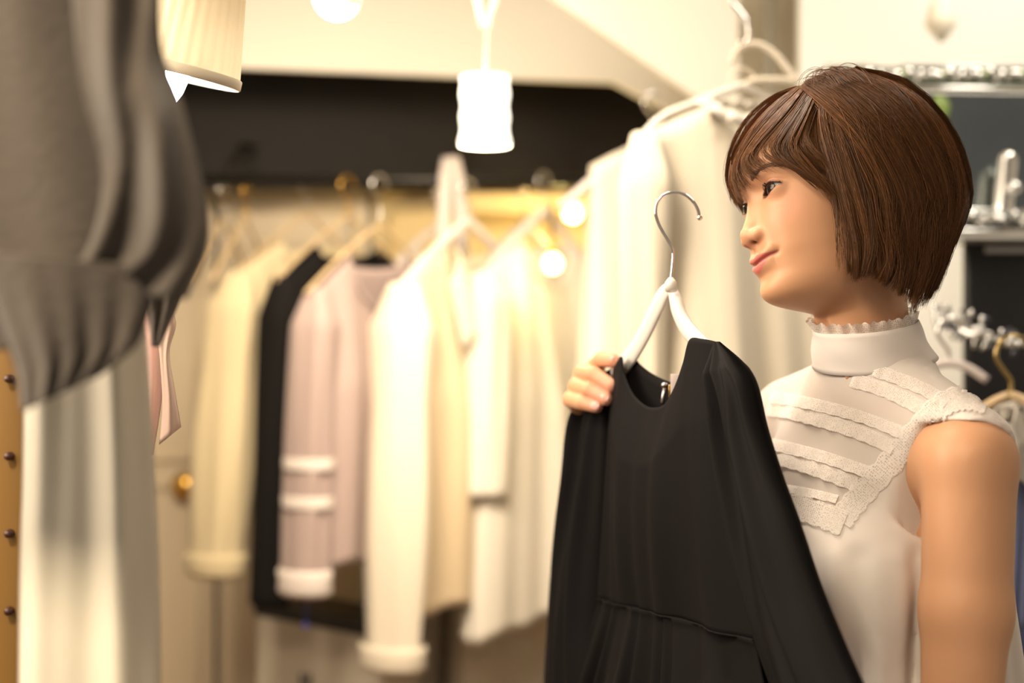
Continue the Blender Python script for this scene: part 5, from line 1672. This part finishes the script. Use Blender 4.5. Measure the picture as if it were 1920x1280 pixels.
# wooden peg post at the far left
wp = empty('wooden_post', tuple(P(-30, 1500, 1.15)))
tag(wp, 'ochre wooden post with dark peg holes beside the ivory skirt', 'post')
M_OCHRE = mat('ochre_wood', (0.30, 0.155, 0.028), 0.5, noise=(5, 0.35, 0.1), noise_scale=(1, 1, 0.15))
a = P(-60, 640, 1.18)
x1 = P(44, 640, 1.18).x
m = MB(); m.box(((a.x + x1) / 2, 1.20, 0.75), (x1 - a.x, 0.04, 1.50), 0.003); m.build('plank', M_OCHRE, wp)
for py in (710, 855, 1000, 1145):
    c = P(18, py, 1.177)
    m = MB(); m.lathe([(0.0005, 0.006), (0.0030, 0.005), (0.0036, 0.0), (0.0036, -0.002)], c, 14, Matrix.Rotation(math.pi / 2, 3, 'X'))
    m.build('peg', mat('peg_dark', (0.06, 0.02, 0.015), 0.4), wp)

# tilted lamp with a pleated shade
lamp = empty('pleated_lamp', tuple(P(338, -120, 1.34)))
tag(lamp, 'small lamp with pleated cream shade and bare bulb beside the grey sweater', 'lamp')
R_ = Matrix.Rotation(math.radians(13), 3, 'Y') @ Matrix.Rotation(math.radians(4), 3, 'X')
cb = P(332, 142, 1.34)
vs = []; npl = 30; n = npl * 6; nv = 10
for j in range(nv):
    v = j / (nv - 1)
    r = 0.0575 - 0.014 * v; z = 0.100 * v
    for i in range(n):
        a_ = 2 * math.pi * i / n
        k = 0.0012 * abs(((i / 6) % 1) * 2 - 1)
        vs.append(cb + R_ @ Vector(((r + k) * math.cos(a_), (r + k) * math.sin(a_), z)))
m = MB(); m.grid(vs, n, nv, closed_u=True)
shade = m.build('shade', cloth_mat('shade_linen', (0.90, 0.80, 0.60), trans=0.40), lamp)
solidify(shade, 0.001)
for z, r in ((0.0, 0.0592), (0.100, 0.0452)):
    m = MB(); m.lathe([(r - 0.0004, z - 0.001), (r + 0.0008, z), (r + 0.0008, z + 0.008), (r - 0.0004, z + 0.009)], cb, 60, R_)
    m.f = [q for q in m.f if len(q) == 4]
    m.build('shade_trim', mat('shade_trim', (0.90, 0.80, 0.62), 0.7), shade)
m = MB(); m.lathe([(0.0005, -0.029), (0.004, -0.025), (0.0085, -0.015), (0.0115, 0.000), (0.0120, 0.014), (0.008, 0.030), (0.006, 0.050)], cb, 24, R_)
m.build('bulb', mat('cool_bulb', (1, 1, 1), 0.2, emit=30.0, emit_color=(0.80, 0.84, 1.0)), lamp)
m = MB(); m.tube([cb + R_ @ Vector((0, 0, 0.05)), cb + R_ @ Vector((0, 0, 0.13)), P(300, -260, 1.40)], 0.005, 10)
m.build('stem', BRASS, lamp)
ld = bpy.data.lights.new('lamp_light', 'POINT'); ld.energy = 1.2; ld.color = (1.0, 0.86, 0.66); ld.shadow_soft_size = 0.012
l = bpy.data.objects.new('lamp_light', ld); l.location = cb + R_ @ Vector((0, 0, 0.010)) - lamp.location; link(l, lamp)

# round ceiling lamp
cl = empty('globe_lamp', tuple(P(640, -20, 2.35)))
tag(cl, 'glowing globe lamp at the top edge before the pale bulkhead', 'lamp')
cg = P(632, -8, 2.35)
m = MB(); m.lathe([(0.0005, -0.037)] + [(0.037 * math.sin(a), -0.037 * math.cos(a)) for a in np.linspace(0.15, 2.6, 14)], cg, 28)
m.build('globe', mat('globe_glow', (1, 0.95, 0.85), 0.3, emit=9.0, emit_color=(1.0, 0.90, 0.72)), cl)
m = MB(); m.lathe([(0.012, 0.028), (0.022, 0.034), (0.020, 0.060), (0.006, 0.075), (0.004, 0.30)], cg, 20)
m.build('holder', mat('holder_cream', (0.75, 0.52, 0.30), 0.5), cl)
m = MB(); m.lathe([(0.0005, -0.012), (0.014, -0.010), (0.016, 0.0), (0.012, 0.012)], P(655, -2, 2.29), 20)
m.build('spot_cap', MATS['holder_cream'], cl)
ld = bpy.data.lights.new('globe_light', 'POINT'); ld.energy = 3; ld.color = (1.0, 0.84, 0.62); ld.shadow_soft_size = 0.037
l = bpy.data.objects.new('globe_light', ld); l.location = Vector((cg.x, cg.y - 0.0, cg.z - 0.045)) - cl.location; link(l, cl)

# hanging paper lantern with its cord and ribbons
ln = empty('paper_lantern', tuple(P(909, 278, 2.30)))
tag(ln, 'glowing white paper lantern tube hanging in front of the black fascia', 'lantern')
cc = P(909, 209, 2.30); H = 0.110
prof = []
for i in range(30):
    v = i / 29
    prof.append((0.0395 + 0.0012 * math.sin(v * 19) - 0.0012 * math.sin(v * 3.1) + (0.0014 if v < 0.1 else 0), -H / 2 + H * v))
m = MB(); m.lathe(prof, cc, 40); m.f = [q for q in m.f if len(q) == 4]
m.build('paper_shade', mat('lantern_paper', (0.9, 0.86, 0.74), 0.7, emit=1.7, emit_color=(1.0, 0.95, 0.80)), ln)
m = MB(); m.tube([cc + Vector((0, 0, H / 2)), P(912, 80, 2.30), P(914, 40, 2.30)], 0.0012, 8); m.build('cord', mat('cord_white', (0.75, 0.72, 0.65), 0.7), ln)
m = MB(); m.tube([cc + Vector((-0.039, 0, H / 2 - 0.002)), cc + Vector((0.039, 0, H / 2 - 0.002))], 0.0014, 8)
m.tube([cc + Vector((0, -0.039, H / 2 - 0.002)), cc + Vector((0, 0.039, H / 2 - 0.002))], 0.0014, 8); m.build('wire_frame', CHROME, ln)
rbm = MB()
for s, (x0, x1) in ((-1, (884, 908)), (1, (952, 914))):
    vs = []
    for j in range(10):
        v = j / 9
        px = x0 + (x1 - x0) * v ** 0.9; py = -60 + 112 * v
        for k in (-1, 0, 1):
            vs.append(P(px + k * (9 - 3 * v), py, 2.30 + 0.006 * k + 0.005 * math.sin(6 * v)))
    rbm.grid(vs, 3, 10)
solidify(rbm.build('ribbon', cloth('ribbon_white', (0.85, 0.80, 0.70)), ln), 0.002)
ld = bpy.data.lights.new('lantern_light', 'POINT'); ld.energy = 2.0; ld.color = (1.0, 0.88, 0.66); ld.shadow_soft_size = 0.04
l = bpy.data.objects.new('lantern_light', ld); l.location = cc - Vector((0, 0, H / 2 + 0.01)) - ln.location; link(l, ln)

# rail running towards the camera, above the frame, that carries the near garments
rl = empty('near_rail', (-0.36, 1.0, 1.93))
tag(rl, 'short steel rail holding the grey sweater and ivory skirt', 'clothes rail')
m = MB(); m.tube([(-0.36, 0.55, 1.93), (-0.36, 1.6, 1.93)], 0.012, 12); m.build('bar', M_RAIL, rl)
for y in (0.6, 1.55):
    m = MB(); m.tube([(-0.36, y, 1.93), (-0.36, y, 2.449)], 0.008, 10); m.build('drop_rod', M_RAIL, rl)
for o_, y, z in ((sw, 0.87, 1.56), (sk, 0.99, 1.40), (gs, 1.06, 1.43), (pk, 1.29, 1.42)):
    m = MB(); x_ = {sw: -0.30, sk: -0.29, gs: -0.27, pk: -0.345}[o_]
    m.tube(spline([(-0.36, y, 1.945), (-0.345, y, 1.935), (-0.345, y, 1.88), ((x_ - 0.36) / 2, y, (z + 1.9) / 2), (x_, y, z)], 14), 0.0025, 8)
    m.build('hanging_wire', CHROME, o_)
